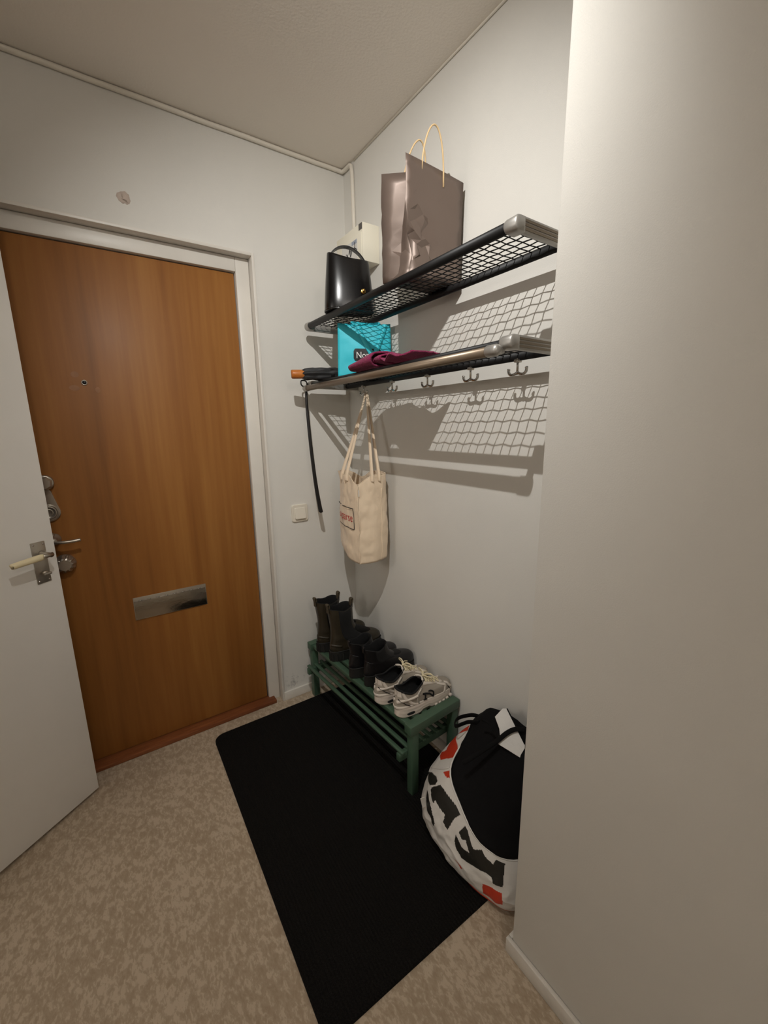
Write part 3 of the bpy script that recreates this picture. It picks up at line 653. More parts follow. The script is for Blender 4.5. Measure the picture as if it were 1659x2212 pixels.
for j in range(NZ):
    for i in range(NS): F.append((j*NS+i, j*NS+(i+1) % NS, (j+1)*NS+(i+1) % NS, (j+1)*NS+i))
F.append(tuple(range(NS)))
tb = obj('body', V, F, M_can, TT, True); md = tb.modifiers.new('cloth', 'SOLIDIFY'); md.thickness = .0016; md.offset = 0
def strip(s0, z0, s1, z1, wd, off=.0034, k=24):
    V = []; F = []
    for i in range(k+1):
        f = i/k; s = s0+(s1-s0)*f; z = z0+(z1-z0)*f
        ds, dz = (wd/2, 0) if abs(z1-z0) > abs(s1-s0) else (0, wd/2)
        V += [tote_pt(s-ds, z-dz, off), tote_pt(s+ds, z+dz, off)]
    for i in range(k): F.append((2*i, 2*i+1, 2*i+3, 2*i+2))
    return V, F
M_red = M('red_print', (186, 44, 40), .7); M_blk = M('black_ink', (32, 28, 28), .7)
s_r, s_l, z_b, z_t = -.028, -.235, .937, 1.03
V, F = join([strip(s_r, z_b, s_r, z_t, .0035), strip(s_l, z_b, s_l, z_t, .0035), strip(s_l, z_b, s_r, z_b, .0035, k=30), strip(s_l, z_t, s_r, z_t, .0035, k=30)])
obj('print_frame', V, F, M_blk, TT)
TV, TF = textmesh('upparse', .052); tw = max(v[0] for v in TV)
V = [tote_pt(s_r-.010-(tw-v[0])*.80, z_b+.032+v[1], .0036) for v in TV]; obj('print_lettering', V, TF, M_red, TT)
# stitched side seam and hem fold
V, F = sweep([tote_pt(0, z, .001) for z in np.linspace(ZB+.004, rim(0)-.002, 30)], .0016, 6); obj('side_seam', V, F, M_can, TT, True)
V, F = sweep([tote_pt(.118, z, .001) for z in np.linspace(ZB+.004, rim(.118)-.06, 24)], .0022, 6); obj('side_seam', V, F, M_can, TT, True)
V, F = sweep([tote_pt(cum[-1]*i/NS, rim(cum[-1]*i/NS)-.001, 0) for i in range(NS)], .0018, 6, True); obj('hem', V, F, M_can, TT, True)
box('care_label', (-.1915, -.386, 1.085), (-.1885, -.383, 1.113), M('label_white', (225, 222, 216), .8), TT)
hk = (XB-.003, -.24-.022, ZL-.046)
def strap(s, dz, k, w0=.0085):
    a = Vector(tote_pt(s, ZTP-.03, .003)); a1 = Vector(tote_pt(s, rim(s)+.004, .002)); hkp = Vector((hk[0]+.002*k, hk[1]+.004*dz, hk[2]+.006))
    pts = [a, a1]+[a1.lerp(hkp, f)+Vector((0, 0, -.004*math.sin(PI*f))) for f in (.25, .5, .75, .93)]+[hkp]
    pts = catmull([tuple(p) for p in pts], 5); V = []; F = []
    nb = Vector((-.8, -.6, 0)); 
    for i, p in enumerate(pts):
        f = i/(len(pts)-1); wd = w0*(1-.66*f); p = Vector(p); t = (Vector(pts[min(i+1, len(pts)-1)])-Vector(pts[max(i-1, 0)])).normalized(); sd = t.cross(nb).normalized(); nn2 = sd.cross(t)
        for aa, bb in ((-1, -.0011), (1, -.0011), (1, .0011), (-1, .0011)): V.append(p+sd*aa*wd+nn2*bb)
    for i in range(len(pts)-1):
        for q in range(4): F.append((i*4+q, i*4+(q+1) % 4, i*4+4+(q+1) % 4, i*4+4+q))
    F += [(0, 1, 2, 3), tuple(len(V)-4+q for q in range(4))]; return V, F
for s, dz, k in ((-.075, 1, -1), (-.125, 1, 1), (.07, -1, -1), (.105, -1, 1)):
    V, F = strap(s, dz, k); obj('strap', V, F, M_can, TT, True)

# ------------------------------------------------------------------ green shoe bench
BX, BY, BL, BD, BZ = -.258, -.834, .794, .252, .298
BN = empty('shoe_bench', (BX, BY, .008), .066, label='green-painted slatted wooden shoe bench under the coat hooks', cat='bench')
M_grn = M('green_paint', (66, 90, 71), .45, bump=(60, .08, .002), var=(18, .06))
L_ = dict(parent=BN, local=True)
for y in (.004, BL-.034):
    for x in (.004, BD-.036): box('leg', (x, y, 0), (x+.032, y+.03, BZ-.034), M_grn, bevel=.002, **L_)
    box('top_rail', (-.006, y-.004, BZ-.036), (BD+.002, y+.034, BZ), M_grn, bevel=.003, **L_)
    yy = y+.030 if y < .1 else y-.02
    box('lower_rail', (-.032, yy if y < .1 else yy, .146), (BD-.01, yy+.02, .176), M_grn, bevel=.002, **L_)
for k in range(6):
    x = .004+k*.0432
    box('top_slat', (x, .034, BZ-.024), (x+.027, BL-.034, BZ-.006), M_grn, bevel=.004, seg=3, **L_)
for k in range(8):
    x = -.027+k*.0352
    box('lower_slat', (x, .026, .176), (x+.0165, BL-.026, .188), M_grn, bevel=.004, seg=3, **L_)
ZBN = .008+BZ-.005

# ------------------------------------------------------------------ shoes
class Shoe:
    """heel at x=0, toe towards +x, y sideways; rows: z, heel x, toe x, half width, toe-width factor"""
    def __init__(s, rows, dz, inner=1, e1=.82, e2=.8):
        s.r = np.array(rows); s.h = np.linspace(0, 1, len(rows)); s.dz = dz; s.inner = inner; s.e1 = e1; s.e2 = e2
    def par(s, h):
        # smooth interpolation
        n = len(s.r); x = min(max(h, 0), 1)*(n-1); i = min(int(x), n-2); t = x-i
        p0, p1, p2, p3 = s.r[max(i-1, 0)], s.r[i], s.r[i+1], s.r[min(i+2, n-1)]
        return .5*((2*p1)+(-p0+p2)*t+(2*p0-5*p1+4*p2-p3)*t*t+(-p0+3*p1-3*p2+p3)*t**3)
    def raw(s, h, th, sc=1.):
        z, uh, ut, w, k = s.par(h); a = (ut-uh)/2*sc; um = (ut+uh)/2; c, sn = math.cos(th), math.sin(th)
        cu = math.copysign(abs(c)**s.e1, c); sv = math.copysign(abs(sn)**s.e2, sn)
        x = um+a*cu; y = w*sc*sv*(1+k*cu) + s.inner*.010*(cu*cu)*(1 if c > 0 else .3)*(1-h)
        return np.array([x, y, z+s.dz(h, x)])
    def pt(s, h, th, off=0.):
        p = s.raw(h, th)
        if off:
            e = 1e-3; a = s.raw(h, th+e)-s.raw(h, th-e); b = s.raw(min(1, h+e), th)-s.raw(max(0, h-e), th); n = np.cross(a, b); n /= np.linalg.norm(n)+1e-12
            if n @ (p-np.array([p[0]*.5+.06, 0, p[2]*.6])) < 0: n = -n
            p = p+n*off
        return p
    def shell(s, nh=26, nt=48, h0=0., h1=1.):
        return loft([[s.pt(h0+(h1-h0)*i/nh, 2*PI*k/nt) for k in range(nt)] for i in range(nh+1)], True, False)
    def lining(s, depth=.5, sc=.88, nt=40):
        R = []
        for i, h in enumerate((1., 1.005, .97, .9, .8, .65, depth)):
            ss = 1.0 if i == 0 else (.95 if i == 1 else sc); R.append([s.raw(min(h, 1), 2*PI*k/nt, ss)+np.array([0, 0, .002 if i == 1 else 0]) for k in range(nt)])
        return loft(R, False, True)
    def band(s, path, wd, th=.0016, fine=8, base=-.001, skew=None):
        P = catmull([np.array(p, float) for p in path], fine); C = [s.pt(p[0], p[1], .0) for p in P]; V = []; F = []
        for i, p in enumerate(P):
            o = s.pt(p[0], p[1], .004)-C[i]; nrm = o/np.linalg.norm(o); t = C[min(i+1, len(C)-1)]-C[max(i-1, 0)]; t /= np.linalg.norm(t)+1e-9; sd = np.cross(nrm, t)
            w_ = wd[0]+(wd[1]-wd[0])*i/(len(P)-1) if hasattr(wd, '__len__') else wd
            for a, b in ((-.5, base), (-.46, th*.8), (0, th*1.15), (.46, th*.8), (.5, base)): V.append(C[i]+sd*a*w_+nrm*b)
        for i in range(len(P)-1):
            for q in range(5): F.append((i*5+q, i*5+(q+1) % 5, i*5+5+(q+1) % 5, i*5+5+q))
        F += [tuple(range(5)), tuple(len(V)-5+q for q in range(5))]; return V, F
    def patch(s, fa, fb, h0, h1, th=.0015, nh=12, nt=14):
        """raised panel: theta runs fa(h)..fb(h)"""
        V = []; F = []; W_ = nt+1
        for i in range(nh+1):
            h = h0+(h1-h0)*i/nh
            for k in range(nt+1):
                edge = i in (0, nh) or k in (0, nt); V.append(s.pt(h, fa(h)+(fb(h)-fa(h))*k/nt, -.0006 if edge else th))
        for i in range(nh):
            for k in range(nt): F.append((i*W_+k, i*W_+k+1, (i+1)*W_+k+1, (i+1)*W_+k))
        return V, F
def sole(outline, levels):
    """levels: list of (z function of x, scale)"""
    cx = sum(p[0] for p in outline)/len(outline)
    return loft([[(cx+(x-cx)*sc, y*sc, zf(x)) for x, y in outline] for zf, sc in levels])
def footprint(sh, n=56, grow=.003):
    return [(p[0]*(1)+grow*math.cos(2*PI*k/n), p[1]+grow*math.sin(2*PI*k/n)) for k in range(n) for p in [sh.raw(0, 2*PI*k/n)]]
def place(root, x, y, rz, z=None): root.location = (x, y, ZBN if z is None else z); root.rotation_euler = (0, 0, rz)

# --- tall chelsea boots
M_olv = M('olive_brown_leather', (48, 42, 31), .38, bump=(120, .12, .0015), var=(14, .18))
M_els = M('black_elastic', (10, 10, 11), .8, bump=(500, .4, .001))
M_sol = M('dark_rubber', (24, 23, 21), .6, bump=(90, .1, .001))
M_lin = M('black_lining', (8, 8, 9), .9)
M_pt = M('olive_tab', (70, 60, 44), .7)
def lug_sole(root, sh, zt, zb, mat, heel_h, nlug=13):
    fp = footprint(sh, 60, .0045); top = lambda x: zt
    arch = lambda x: (heel_h-.012 if .085 < x < .125 else (.0 if x <= .085 else .004))
    V, F = sole(fp, [(lambda x: arch(x), .985), (lambda x: arch(x)+.004, 1.0), (lambda x: zt-.004, 1.0), (lambda x: zt, .99)])
    so = obj('sole', V, F, mat, root, False, True)
    V, F = sweep([(x*1.0+.0, y*1.012, zt+.001) for x, y in fp], .0022, 6, True); obj('welt', V, F, mat, so, True, True)
    parts = []
    for k in range(60):
        if k % 3 == 0:
            x, y = fp[k]; nx, ny = (x-.12)/.15, y/.05; l = math.hypot(nx, ny)+1e-6
            if arch(x) > .006: continue
            v, f = sweep([(x+nx/l*.0005, y+ny/l*.0005, arch(x)+.0015), (x+nx/l*.0005, y+ny/l*.0005, zt-.010)], .0042, 4); parts.append((v, f))
    V, F = join(parts); o = obj('lugs', V, F, mat, so, False, True); o['kind'] = 'stuff'
    return so
def tall_boot(name, label, inner):
    R = empty(name, (0, 0, 0), label=label, cat='boot', group='tall olive chelsea boots')
    rows = [(z+.010*(1 if z < .1 else 1.3), a, b, c, d) for z, a, b, c, d in [(.036, .0, .268, .041, .08), (.052, -.003, .270, .044, .09), (.068, -.001, .262, .043, .06), (.084, .002, .235, .041, .0), (.096, .004, .19, .040, -.04), (.116, .006, .150, .038, 0), (.145, .006, .126, .038, 0), (.180, .002, .118, .0405, 0), (.215, -.003, .117, .043, 0), (.246, -.006, .117, .044, 0)]]
    sh = Shoe(rows, lambda h, x: h**4*(-.012*math.exp(-((x-.058)/.03)**2)), inner, .85, .85)
    V, F = sh.shell(34, 48); up = obj('upper', V, F, M_olv, R, True, True)
    for sg in (1, -1):
        V, F = sh.patch(lambda h: sg*(PI*.5-.55-.1*h), lambda h: sg*(PI*.5+.36+.1*h), .30, .999, .0014, 20, 10); obj('elastic_gusset', V, F, M_els, R, True, True)
    V, F = sh.lining(.35, .93); obj('lining', V, F, M_lin, R, True, True)
    for th in (0, PI):
        a = sh.pt(.985, th); d = 1 if th == 0 else -1
        tube('pull_tab', catmull([(a[0]+d*.002, a[1], a[2]-.018), (a[0]+d*.003, a[1], a[2]+.004), (a[0]+d*.007, a[1], a[2]+.021), (a[0]+d*.002, a[1], a[2]+.025), (a[0]-d*.004, a[1], a[2]+.018), (a[0]-d*.004, a[1], a[2]-.012)], 5), 1., M_pt, R, 8, local=True, flat=(.011, .003), up=(d, 0, .15))
    V, F = sh.band([(.17, PI-.9), (.22, PI-.4), (.23, PI), (.22, PI+.4), (.17, PI+.9)], .012, .001); obj('heel_band', V, F, M_olv, R, True, True)
    lug_sole(R, sh, .047, 0, M_sol, .036); return R
place(tall_boot('chelsea_boot', 'tall olive-brown chelsea boot nearest the doorway corner of the bench', 1), -.305, -.154, .02)
place(tall_boot('chelsea_boot', 'tall olive-brown chelsea boot standing beside the low black boots', -1), -.290, -.258, .03)
# --- low black boots with block heel
M_bl = M('black_smooth_leather', (19, 18, 20), .4, bump=(150, .1, .001))
def low_boot(name, label, inner):
    R = empty(name, (0, 0, 0), label=label, cat='boot', group='low black ankle boots')
    rows = [(.046, .0, .252, .036, .13), (.060, -.003, .255, .040, .15), (.076, -.002, .252, .040, .13), (.090, .0, .237, .038, .05), (.100, .003, .192, .036, -.02), (.112, .005, .146, .034, 0), (.130, .004, .122, .0345, 0), (.152, .0, .112, .036, 0), (.168, -.002, .108, .037, 0)]
    sh = Shoe(rows, lambda h, x: -.010*max(0, (x-.1)/.16)*(1-h) + h**4*(-.012*math.exp(-((x-.05)/.025)**2)+.006*(x > .08)), inner, .85, .85)
    V, F = sh.shell(30, 48); obj('upper', V, F, M_bl, R, True, True)
    for sg in (1, -1):
        V, F = sh.patch(lambda h: sg*(PI*.5-.5), lambda h: sg*(PI*.5+.35), .5, .999, .0012, 10, 8); obj('elastic_gusset', V, F, M_els, R, True, True)
    V, F = sh.lining(.4, .93); obj('lining', V, F, M_lin, R, True, True)
    a = sh.pt(.985, PI); tube('pull_tab', catmull([(a[0]-.002, a[1], a[2]-.016), (a[0]-.004, a[1], a[2]+.003), (a[0]-.003, a[1], a[2]+.010), (a[0]+.003, a[1], a[2]+.006), (a[0]+.004, a[1], a[2]-.012)], 5), 1., M_bl, R, 8, local=True, flat=(.007, .0014), up=(-1, 0, .15))
    V, F = sh.band([(.55, PI-.8), (.6, PI-.4), (.61, PI), (.6, PI+.4), (.55, PI+.8)], .004, .001); obj('seam', V, F, M_bl, R, True, True)
    fp = footprint(sh, 60, .003); arch = lambda x: (.030 if .082 < x < .13 else 0.)
    V, F = sole(fp, [(arch, .985), (lambda x: arch(x)+.004, 1.), (lambda x: .045-.012*max(0, (x-.1)/.16), 1.), (lambda x: .048-.012*max(0, (x-.1)/.16), .985)])
    so = obj('block_sole', V, F, M_sol, R, False, True)
    V, F = sweep([(x, y*1.01, .047-.012*max(0, (x-.1)/.16)) for x, y in fp], .0019, 6, True); obj('welt', V, F, M_sol, so, True, True)
    return R
place(low_boot('ankle_boot', 'low black ankle boot beside the tall olive boots', 1), -.285, -.434, .05)
place(low_boot('ankle_boot', 'low black ankle boot beside the white sneakers', -1), -.262, -.516, .05)
# --- running sneakers
M_snw = M('sneaker_white', (214, 204, 192), .5, bump=(160, .05, .001))
M_sng = M('sneaker_mesh_grey', (158, 149, 136), .75, bump=(700, .5, .0015))
M_sns = M('sneaker_silver', (176, 170, 160), .4, .25)
M_mid = M('midsole_foam', (212, 200, 188), .55)
M_lace = M('cream_laces', (222, 210, 176), .8)
M_ins = M('insole_grey', (96, 92, 86), .9)
def sneaker(name, label, inner, bow):
    R = empty(name, (0, 0, 0), label=label, cat='sneaker', group='white and grey running sneakers')
    rows = [(.034, .004, .268, .0375, .12), (.044, -.001, .274, .0405, .13), (.056, -.002, .272, .0415, .11), (.070, .001, .262, .041, .05), (.077, .004, .226, .040, -.03), (.087, .007, .190, .0375, -.06), (.097, .009, .164, .036, -.08), (.106, .009, .146, .035, -.08), (.113, .007, .136, .0345, -.08)]
    def dz(h, x): return -.010*max(0, (x-.1)/.17)*(1-h*.5) + h**3*(-.020*math.exp(-((x-.062)/.036)**2)+.004*(x < .02))
    sh = Shoe(rows, dz, inner, .85, .82); ob = lambda nm, vf, m, p=R: obj(nm, vf[0], vf[1], m, p, True, True)
    ob('upper', sh.shell(30, 56), M_sng)
    ob('lining', sh.lining(.25, .90), M_lin)
    fp = footprint(sh, 60, .0)
    ins = [(.012+x*.955, y*.86) for x, y in fp if True]
    V, F = loft([[(x, y, .046) for x, y in ins], [(x, y, .048) for x, y in ins]]); obj('insole', V, F, M_ins, R, False, True)
    # sculpted midsole: flared at the heel, waisted in the arch, rocker toe
    out = footprint(sh, 72, .004)
    def und(x): return .0 + (.010 if .095 < x < .145 else 0.) + .014*max(0, (x-.205)/.07)**2 + .010*max(0, (.03-x)/.03)**2
    def tp(x): return .044-.010*max(0, (x-.1)/.17) + .010*max(0, (.05-x)/.05)
    def bulge(f, x): return 1+.035*math.sin(PI*f)+.012*math.sin(PI*6*f)*(1 if x < .11 else .4)
    lev = []
    for f in np.linspace(0, 1, 15): lev.append([(.13+(x-.13)*(.965+.035*bulge(f, x))*(1.0 if f else .985), y*bulge(f, x)*(1 if f else .97), und(x)+(tp(x)-und(x))*f) for x, y in out])
    V, F = loft(lev); ms = obj('midsole', V, F, M_mid, R, True, True)
    for sg in (1, -1):                      # dark heel insert
        P = [(.026+.017*math.cos(a), .025+.0045*math.sin(a)) for a in np.linspace(0, 2*PI, 18)[:-1]]
        def yo(x, d): return sg*(np.interp(x, [0, .02, .05, .08], [.031, .040, .0445, .0445])+d)
        V, F = loft([[(x+.016, yo(x+.016, .0), z) for x, z in P], [(x+.016, yo(x+.016, .0042), z) for x, z in P], [(x*.8+.016+.005, yo(x+.016, .0045), .025+(z-.025)*.6) for x, z in P]]); obj('heel_insert', V, F, M_lin, ms, False, True)
    for k in range(5):                      # forefoot tread notches
        x = .165+k*.02
        for sg in (1, -1): box('tread_block', (x, sg*.030 if sg > 0 else -.047, und(x+.006)-.0015), (x+.012, .047 if sg > 0 else -.030, und(x+.006)+.008), M_mid, ms, .002, local=True)
    for sg in (1, -1):
        th = lambda a: sg*a
        ob('toe_overlay', sh.band([(.10, th(.02)), (.13, th(.28)), (.20, th(.50)), (.30, th(.66)), (.40, th(.60)), (.46, th(.42))], (.014, .010), .0022), M_snw)
        ob('mudguard', sh.band([(.05, th(.0)), (.05, th(.5)), (.06, th(1.0)), (.07, th(1.4)), (.08, th(1.9)), (.10, th(2.5)), (.12, th(3.13))], (.016, .020), .0018), M_snw)
        ob('eyestay', sh.band([(.50, th(.30)), (.60, th(.38)), (.72, th(.55)), (.84, th(.75)), (.95, th(.95))], (.012, .016), .0022), M_snw)
        ob('side_strut', sh.band([(.10, th(1.02)), (.25, th(.95)), (.42, th(.80)), (.58, th(.55))], (.014, .010), .002), M_snw)
        ob('side_strut', sh.band([(.08, th(1.86)), (.3, th(1.92)), (.55, th(1.78)), (.80, th(1.35))], (.010, .010), .002), M_sns)
        ob('heel_strut', sh.band([(.12, th(2.0)), (.35, th(2.25)), (.6, th(2.4)), (.90, th(2.55))], (.012, .012), .0022), M_snw)
        ob('heel_strut', sh.band([(.55, th(1.8)), (.5, th(2.2)), (.42, th(2.6)), (.36, th(3.0))], (.009, .014), .0024), M_snw)
        ob('heel_piping', sh.band([(.16, th(2.2)), (.35, th(2.55)), (.55, th(2.95))], (.0022, .0022), .003), M_lin)
        ob('toe_piping', sh.band([(.12, th(.62)), (.2, th(.70)), (.28, th(.74))], (.0022, .0022), .003), M_lin)
        # side emblem: slab letter N with outline
        c, hw, a0_, a1_ = .0, .0, 1.18, 1.46
        lt = [sh.band([(.18, th(1.68)), (.50, th(1.64))], .0062, .0032, 4), sh.band([(.50, th(1.64)), (.18, th(1.47))], .0066, .0032, 4), sh.band([(.18, th(1.47)), (.50, th(1.41))], .0062, .0032, 4)]
        lt += [sh.band([(.18, th(1.73)), (.18, th(1.63))], .004, .0032, 3), sh.band([(.50, th(1.46)), (.50, th(1.36))], .004, .0032, 3)]
        ob('emblem', join(lt), M_lin)
        ob('heel_counter', sh.patch(lambda h: th(PI-.62+.2*h), lambda h: th(PI), .62, .98, .002, 6, 6), M_snw)
    ob('toe_cap', sh.patch(lambda h: -.42, lambda h: .42, .12, .42, .0012, 8, 16), M_sng)
    ob('collar', sweep([sh.raw(1, a, .97)+np.array([0, 0, .0005]) for a in np.linspace(0, 2*PI, 49)[:-1]], .0036, 8, True), M_lin)
    # tongue
    V = []; F = []
    for i in range(9):
        f = i/8; h = .5+.5*min(1, f*1.25); b = sh.pt(h, 0, .0015); ex = max(0, f-.8)
        for k in range(7):
            y = (k/6-.5)*.044; V.append((b[0]-.05*ex-.010*(abs(k-3)/3)**2, b[1]+y, b[2]+.055*ex*1.2-.004*(abs(k-3)/3)**2))
    for i in range(8):
        for k in range(6): F.append((i*7+k, i*7+k+1, i*7+k+8, i*7+k+7))
    o = obj('tongue', V, F, M_snw, R, True, True); md = o.modifiers.new('pad', 'SOLIDIFY'); md.thickness = .004
    # laces
    parts = []
    hs = np.linspace(.56, .93, 6)
    for i, h in enumerate(hs):
        a = .42+.5*(h-.5); l, r = sh.pt(h, a, .004), sh.pt(h, -a, .004); m_ = (l+r)/2; c_ = sh.pt(h, 0, .006); c_ = np.array([max(c_[0], m_[0]), m_[1], max(c_[2], m_[2])])
        parts.append(sweep(catmull([l, c_, r], 6), .0022, 6))
        if i < 5:
            a2 = .42+.5*(hs[i+1]-.5)
            for sg in (1, -1):
                p = sh.pt(h, sg*a, .004); q_ = sh.pt(hs[i+1], -sg*a2, .004); mm = (p+q_)/2; cc = sh.pt((h+hs[i+1])/2, 0, .008); parts.append(sweep(catmull([p, (mm[0]*.4+cc[0]*.6, mm[1], mm[2]*.3+cc[2]*.7), q_], 6), .0021, 6))
    ob('laces', join(parts), M_lace)
    k0 = sh.pt(.95, 0, .008) + np.array([-.004, 0, .004]); rnd = random.Random(bow); parts = []
    for sg in (1, -1):
        d = rnd.uniform(-.006, .006)
        parts.append(sweep(catmull([k0, k0+(.006, sg*.012, .012), k0+(.010+d, sg*.030, .014), k0+(.012+d, sg*.036, .006), k0+(.012, sg*.026, .0), k0+(.003, sg*.008, .001), k0], 6), .0022, 6))
        parts.append(sweep(catmull([k0, k0+(.014, sg*.012, .004), k0+(.034, sg*.024+d, -.006), k0+(.048, sg*.03, -.016)], 6), .0022, 6))
    parts.append(lathe([(.001, -.004), (.0045, -.002), (.0045, .002), (.001, .004)], k0, (0, 1, 0), 8))
    ob('lace_bow', join(parts), M_lace)
    return R
place(sneaker('sneaker', 'white-grey running sneaker on the inner side, next to the black boots', 1, 3), -.292, -.647, .06)
place(sneaker('sneaker', 'white-grey running sneaker at the near end of the green bench', -1, 8), -.272, -.747, .045)

# ------------------------------------------------------------------ big patterned shopping bag on the floor
#BAGFN
BASE = [(-.236, -1.295), (-.285, -1.225), (-.298, -1.13), (-.275, -1.01), (-.215, -.935), (-.08, -.915), (-.025, -1.0), (-.022, -1.18), (-.06, -1.31)]
MID = [(-.252, -1.308), (-.308, -1.228), (-.336, -1.11), (-.325, -.985), (-.245, -.895), (-.09, -.872), (-.014, -.98), (-.014, -1.19), (-.05, -1.332)]
RIM = [(-.225, -1.285, .165), (-.292, -1.205, .185), (-.288, -1.11, .235), (-.255, -1.03, .285), (-.142, -.985, .318), (-.075, -.965, .345), (-.022, -1.01, .35), (-.022, -1.19, .30), (-.08, -1.31, .20)]
def bag_pt(s, v):
    """s 0..1 around (closed), v 0 floor .. 1 rim"""
    n = len(BASE); x = (s % 1)*n; i = int(x) % n; t = x-int(x); out = []
    for ring in (BASE, MID, RIM):
        P = [np.array(ring[(i+k) % n], float) for k in (-1, 0, 1, 2)]
        out.append(.5*((2*P[1])+(-P[0]+P[2])*t+(2*P[0]-5*P[1]+4*P[2]-P[3])*t*t+(-P[0]+3*P[1]-3*P[2]+P[3])*t**3))
    b, m, r = out; zr = r[2]; m3 = np.array([m[0], m[1], zr*.42]); b3 = np.array([b[0], b[1], .009]); q = 2*m3-.5*(b3+r)
    p = (1-v)**2*b3+2*v*(1-v)*q+v*v*r
    return p
#ENDBAGFN
SB = empty('shopping_bag', (-.17, -1.1, .008), label='large white shopping bag with red and black print on the floor', cat='bag')
M_bw = M('bag_white', (216, 212, 206), .45, bump=(40, .25, .004)); M_bk = M('bag_black', (32, 31, 27), .45, bump=(40, .25, .004)); M_br = M('bag_red', (188, 52, 26), .45, bump=(40, .25, .004))
PRINT = []   # (material index, polygon in (s,v))
PRINT = [(1, [(0.4483, 0.579), (0.4067, 0.717), (0.365, 0.818), (0.345, 0.843), (0.3417, 0.811), (0.365, 0.717), (0.3983, 0.642)]), (1, [(0.3467, 0.736), (0.35, 0.755), (0.3217, 0.881), (0.3, 0.906), (0.2367, 0.956), (0.2083, 0.962), (0.2233, 0.874), (0.2333, 0.717), (0.2533, 0.723), (0.2567, 0.792), (0.31, 0.761), (0.3067, 0.73), (0.33, 0.723)]), (1, [(0.3683, 0.654), (0.345, 0.679), (0.3083, 0.667), (0.2767, 0.616), (0.28, 0.553), (0.3033, 0.591), (0.3333, 0.591), (0.36, 0.616)]), (1, [(0.1967, 0.83), (0.1817, 0.95), (0.1683, 0.95), (0.1417, 0.862), (0.1533, 0.774), (0.1733, 0.843), (0.1783, 0.805)]), (1, [(0.2033, 0.774), (0.205, 0.704), (0.1983, 0.642), (0.1783, 0.591), (0.1433, 0.654), (0.1017, 0.723), (0.08, 0.723), (0.0767, 0.66), (0.045, 0.692), (0.04, 0.956), (0.065, 0.962), (0.075, 0.893), (0.1, 0.906), (0.1117, 0.95), (0.1417, 0.862), (0.1533, 0.774), (0.18, 0.736)]), (2, [(0.3517, 0.912), (0.33, 1.0), (0.3267, 1.0), (0.305, 1.0), (0.3183, 0.962)]), (2, [(0.1133, 0.497), (0.0817, 0.56), (0.0483, 0.597), (0.045, 0.358), (0.0783, 0.252), (0.1167, 0.226)]), (2, [(0.51, 0.786), (0.5267, 0.874), (0.51, 1.0), (0.4783, 0.994), (0.52, 0.836), (0.3983, 0.994), (0.4, 1.0), (0.37, 1.0), (0.4283, 0.792), (0.485, 0.698), (0.4567, 0.818)]), (2, [(0.2, 0.497), (0.1733, 0.465), (0.18, 0.421)]), (0, [(0.2033, 0.78), (0.1767, 0.824), (0.17, 0.855), (0.1533, 0.774), (0.18, 0.73)])]



def inside(poly, x, y):
    c = False; j = len(poly)-1
    for i in range(len(poly)):
        xi, yi = poly[i]; xj, yj = poly[j]
        if (yi > y) != (yj > y) and x < (xj-xi)*(y-yi)/(yj-yi)+xi: c = not c
        j = i
    return c
BS, BV = 460, 120; V = []; F = []; fm = []
for j in range(BV+1):
    for i in range(BS):
        p = bag_pt(i/BS, j/BV); w_ = (.006*ns(p[0]*12, p[1]*12, p[2]*12)-.007*abs(ns(p[0]*9+3, p[1]*9, p[2]*17, 1., 2)))*math.sin(PI*min(1, .08+j/BV*1.05)); d = np.array([p[0]+.15, p[1]+1.1, 0]); d /= np.linalg.norm(d)+1e-9
        p = p+d*w_; p[0] = min(p[0], -.003); p[1] = max(p[1], YP+.013+.002); V.append(tuple(p))
for j in range(BV):
    for i in range(BS):
        F.append((j*BS+i, j*BS+(i+1) % BS, (j+1)*BS+(i+1) % BS, (j+1)*BS+i)); s_, v_ = (i+.5)/BS, (j+.5)/BV; k = 0
        for mi, poly in PRINT:
            if inside(poly, s_, v_): k = mi
        fm.append(k)
F.append(tuple(range(BS))); fm.append(0)
so = obj('body', V, F, [M_bw, M_bk, M_br], SB, True, False, fm)
V, F = sweep([tuple(bag_pt(i/60, 1.0)) for i in range(60)], .0028, 6, True); obj('rim_hem', V, F, M_bw, SB, True)
V, F = sweep([tuple(bag_pt(i/80, 0.0)+np.array([-.001, 0, .0015])) for i in range(0, 40)], .0032, 6); obj('base_piping', V, F, M_br, SB, True)
# far upper flap of the bag, folded up behind (white with a red letter stroke)
M_web = M('black_webbing', (11, 10, 10), .9, spec=.2, bump=(300, .3, .001))
def plate(name, pts, th, mat, parent, nrm=(-.5, -.45, .74)):
    n = Vector(nrm).normalized()*th; return obj(name, [Vector(p) for p in pts]+[Vector(p)-n for p in pts], [tuple(range(len(pts))), tuple(range(2*len(pts)-1, len(pts)-1, -1))]+[(i, (i+1) % len(pts), (i+1) % len(pts)+len(pts), i+len(pts)) for i in range(len(pts))], mat, parent)
WP = [(-0.0865, -1.0902, 0.4701), (-0.0763, -1.0994, 0.4713), (-0.0934, -1.1861, 0.4071), (-0.1187, -1.2054, 0.3783), (-0.1521, -1.1324, 0.4001), (-0.1406, -1.1307, 0.4089), (-0.1263, -1.1131, 0.4293), (-0.1174, -1.0865, 0.4515)]
plate('side_flap', WP, .004, M_bw, SB)
tube('flap_edge', [(-0.0763, -1.0994, 0.4713), (-0.0934, -1.1861, 0.4071)], .0022, M_web, SB, 6)
hl = [(-0.1639, -0.9525, 0.3607), (-0.1281, -0.9372, 0.3562), (-0.0866, -0.9599, 0.363), (-0.0828, -0.9971, 0.3741), (-0.1092, -1.0115, 0.3784), (-0.1314, -0.9826, 0.3698), (-0.1721, -0.9715, 0.3665)]
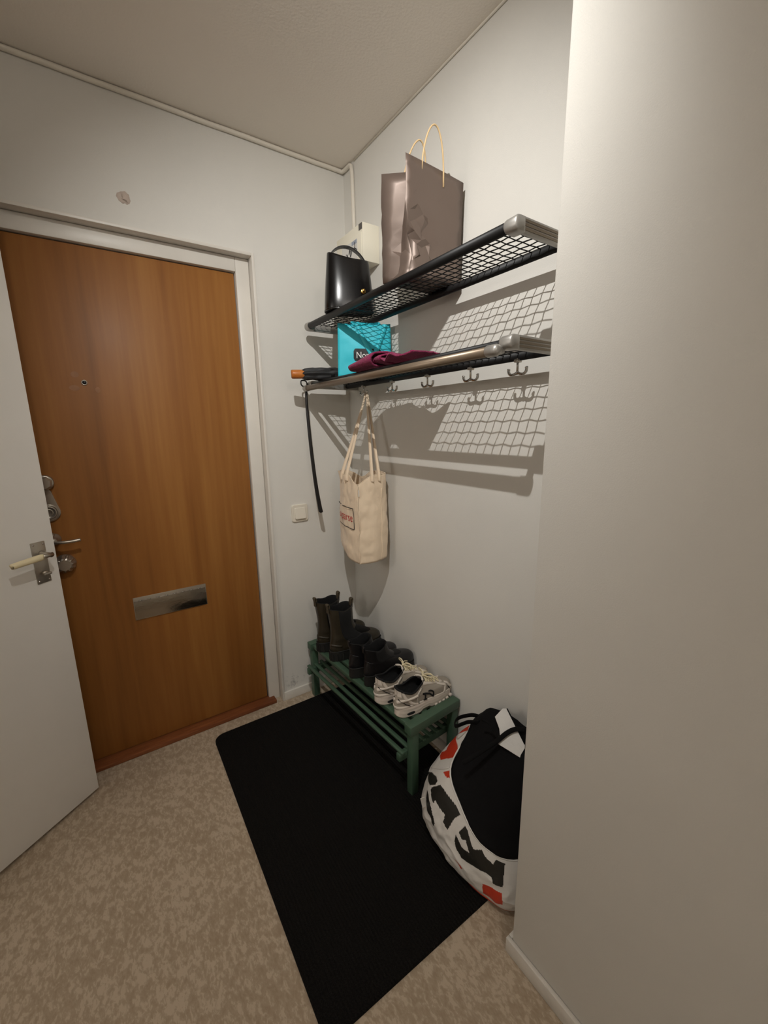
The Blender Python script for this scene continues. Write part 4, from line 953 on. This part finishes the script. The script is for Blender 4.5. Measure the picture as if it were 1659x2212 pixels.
tube('carry_handle', catmull(hl, 6, True), 1., M_web, SB, 8, True, flat=(.0022, .008), up=(0, 0, 1))
V, F = sweep(catmull([bag_pt(a, b)+np.array([-.002, -.001, .001]) for a, b in ((.44, .66), (.385, .836), (.355, .94), (.345, .985))], 6), .0022, 6); obj('fold_seam', V, F, M_bw, SB, True)
plate('label_tab', [(-0.3365, -0.978, 0.1736), (-0.3218, -0.9826, 0.1752), (-0.316, -0.9844, 0.1388), (-0.3289, -0.9803, 0.1345)], .0015, M_bw, SB, (-.3, -.95, 0))
# ------------------------------------------------------------------ black bag stuffed into it
KB = empty('black_bag', (-.15, -1.12, .15), label='soft black fabric bag stuffed into the white shopping bag', cat='bag')
M_kb = M('soft_black_fabric', (10, 9, 10), .9, bump=(90, .3, .003), spec=.2)
rings = []
for f in np.linspace(0, 1, 22):
    R = []
    for k in range(60):
        r = bag_pt(k/60, 1.0); c = np.array([-.125+.06*f, -1.12-.01*f, .0])
        sc = .955*math.cos(f*PI/2)**.62+.0005+.066*math.exp(-((f-.12)/.1)**2); hgt = .30+.06*f
        p = c+(np.array([r[0], r[1], 0])-c)*sc
        bx = (p[0]+.30)/.28; z = (r[2]-.012)*(1-math.sin(f*PI/2))+(.25+.19*min(1, bx*1.15))*math.sin(f*PI/2)
        p[2] = z+.006*ns(p[0]*10, p[1]*10, z*10); R.append(tuple(p))
    rings.append(R)
rings = [[(x, y, z-.12) for x, y, z in [((p[0]+.125)*.8-.125, (p[1]+1.12)*.8-1.12, p[2]) for p in rings[0]]]]+rings
V, F = loft(rings); obj('body', V, F, M_kb, KB, True)

st1 = [(-0.264, -1.0907, 0.3608), (-0.2488, -1.0984, 0.3664), (-0.2008, -1.115, 0.3888), (-0.1586, -1.129, 0.4088), (-0.1209, -1.1387, 0.4284), (-0.0953, -1.151, 0.4382), (-0.0758, -1.1706, 0.4394)]
tube('shoulder_strap', catmull(st1, 6), 1., M_web, KB, 8, flat=(.0075, .0018), up=(-.5, -.45, .74))
st2 = [(-0.1561, -1.0667, 0.4443), (-0.146, -1.0853, 0.4399), (-0.1453, -1.1077, 0.4268), (-0.1474, -1.121, 0.4172), (-0.1437, -1.1332, 0.4122)]
tube('strap_end', catmull(st2, 6), 1., M_web, KB, 8, flat=(.004, .0015), up=(-.5, -.45, .74))
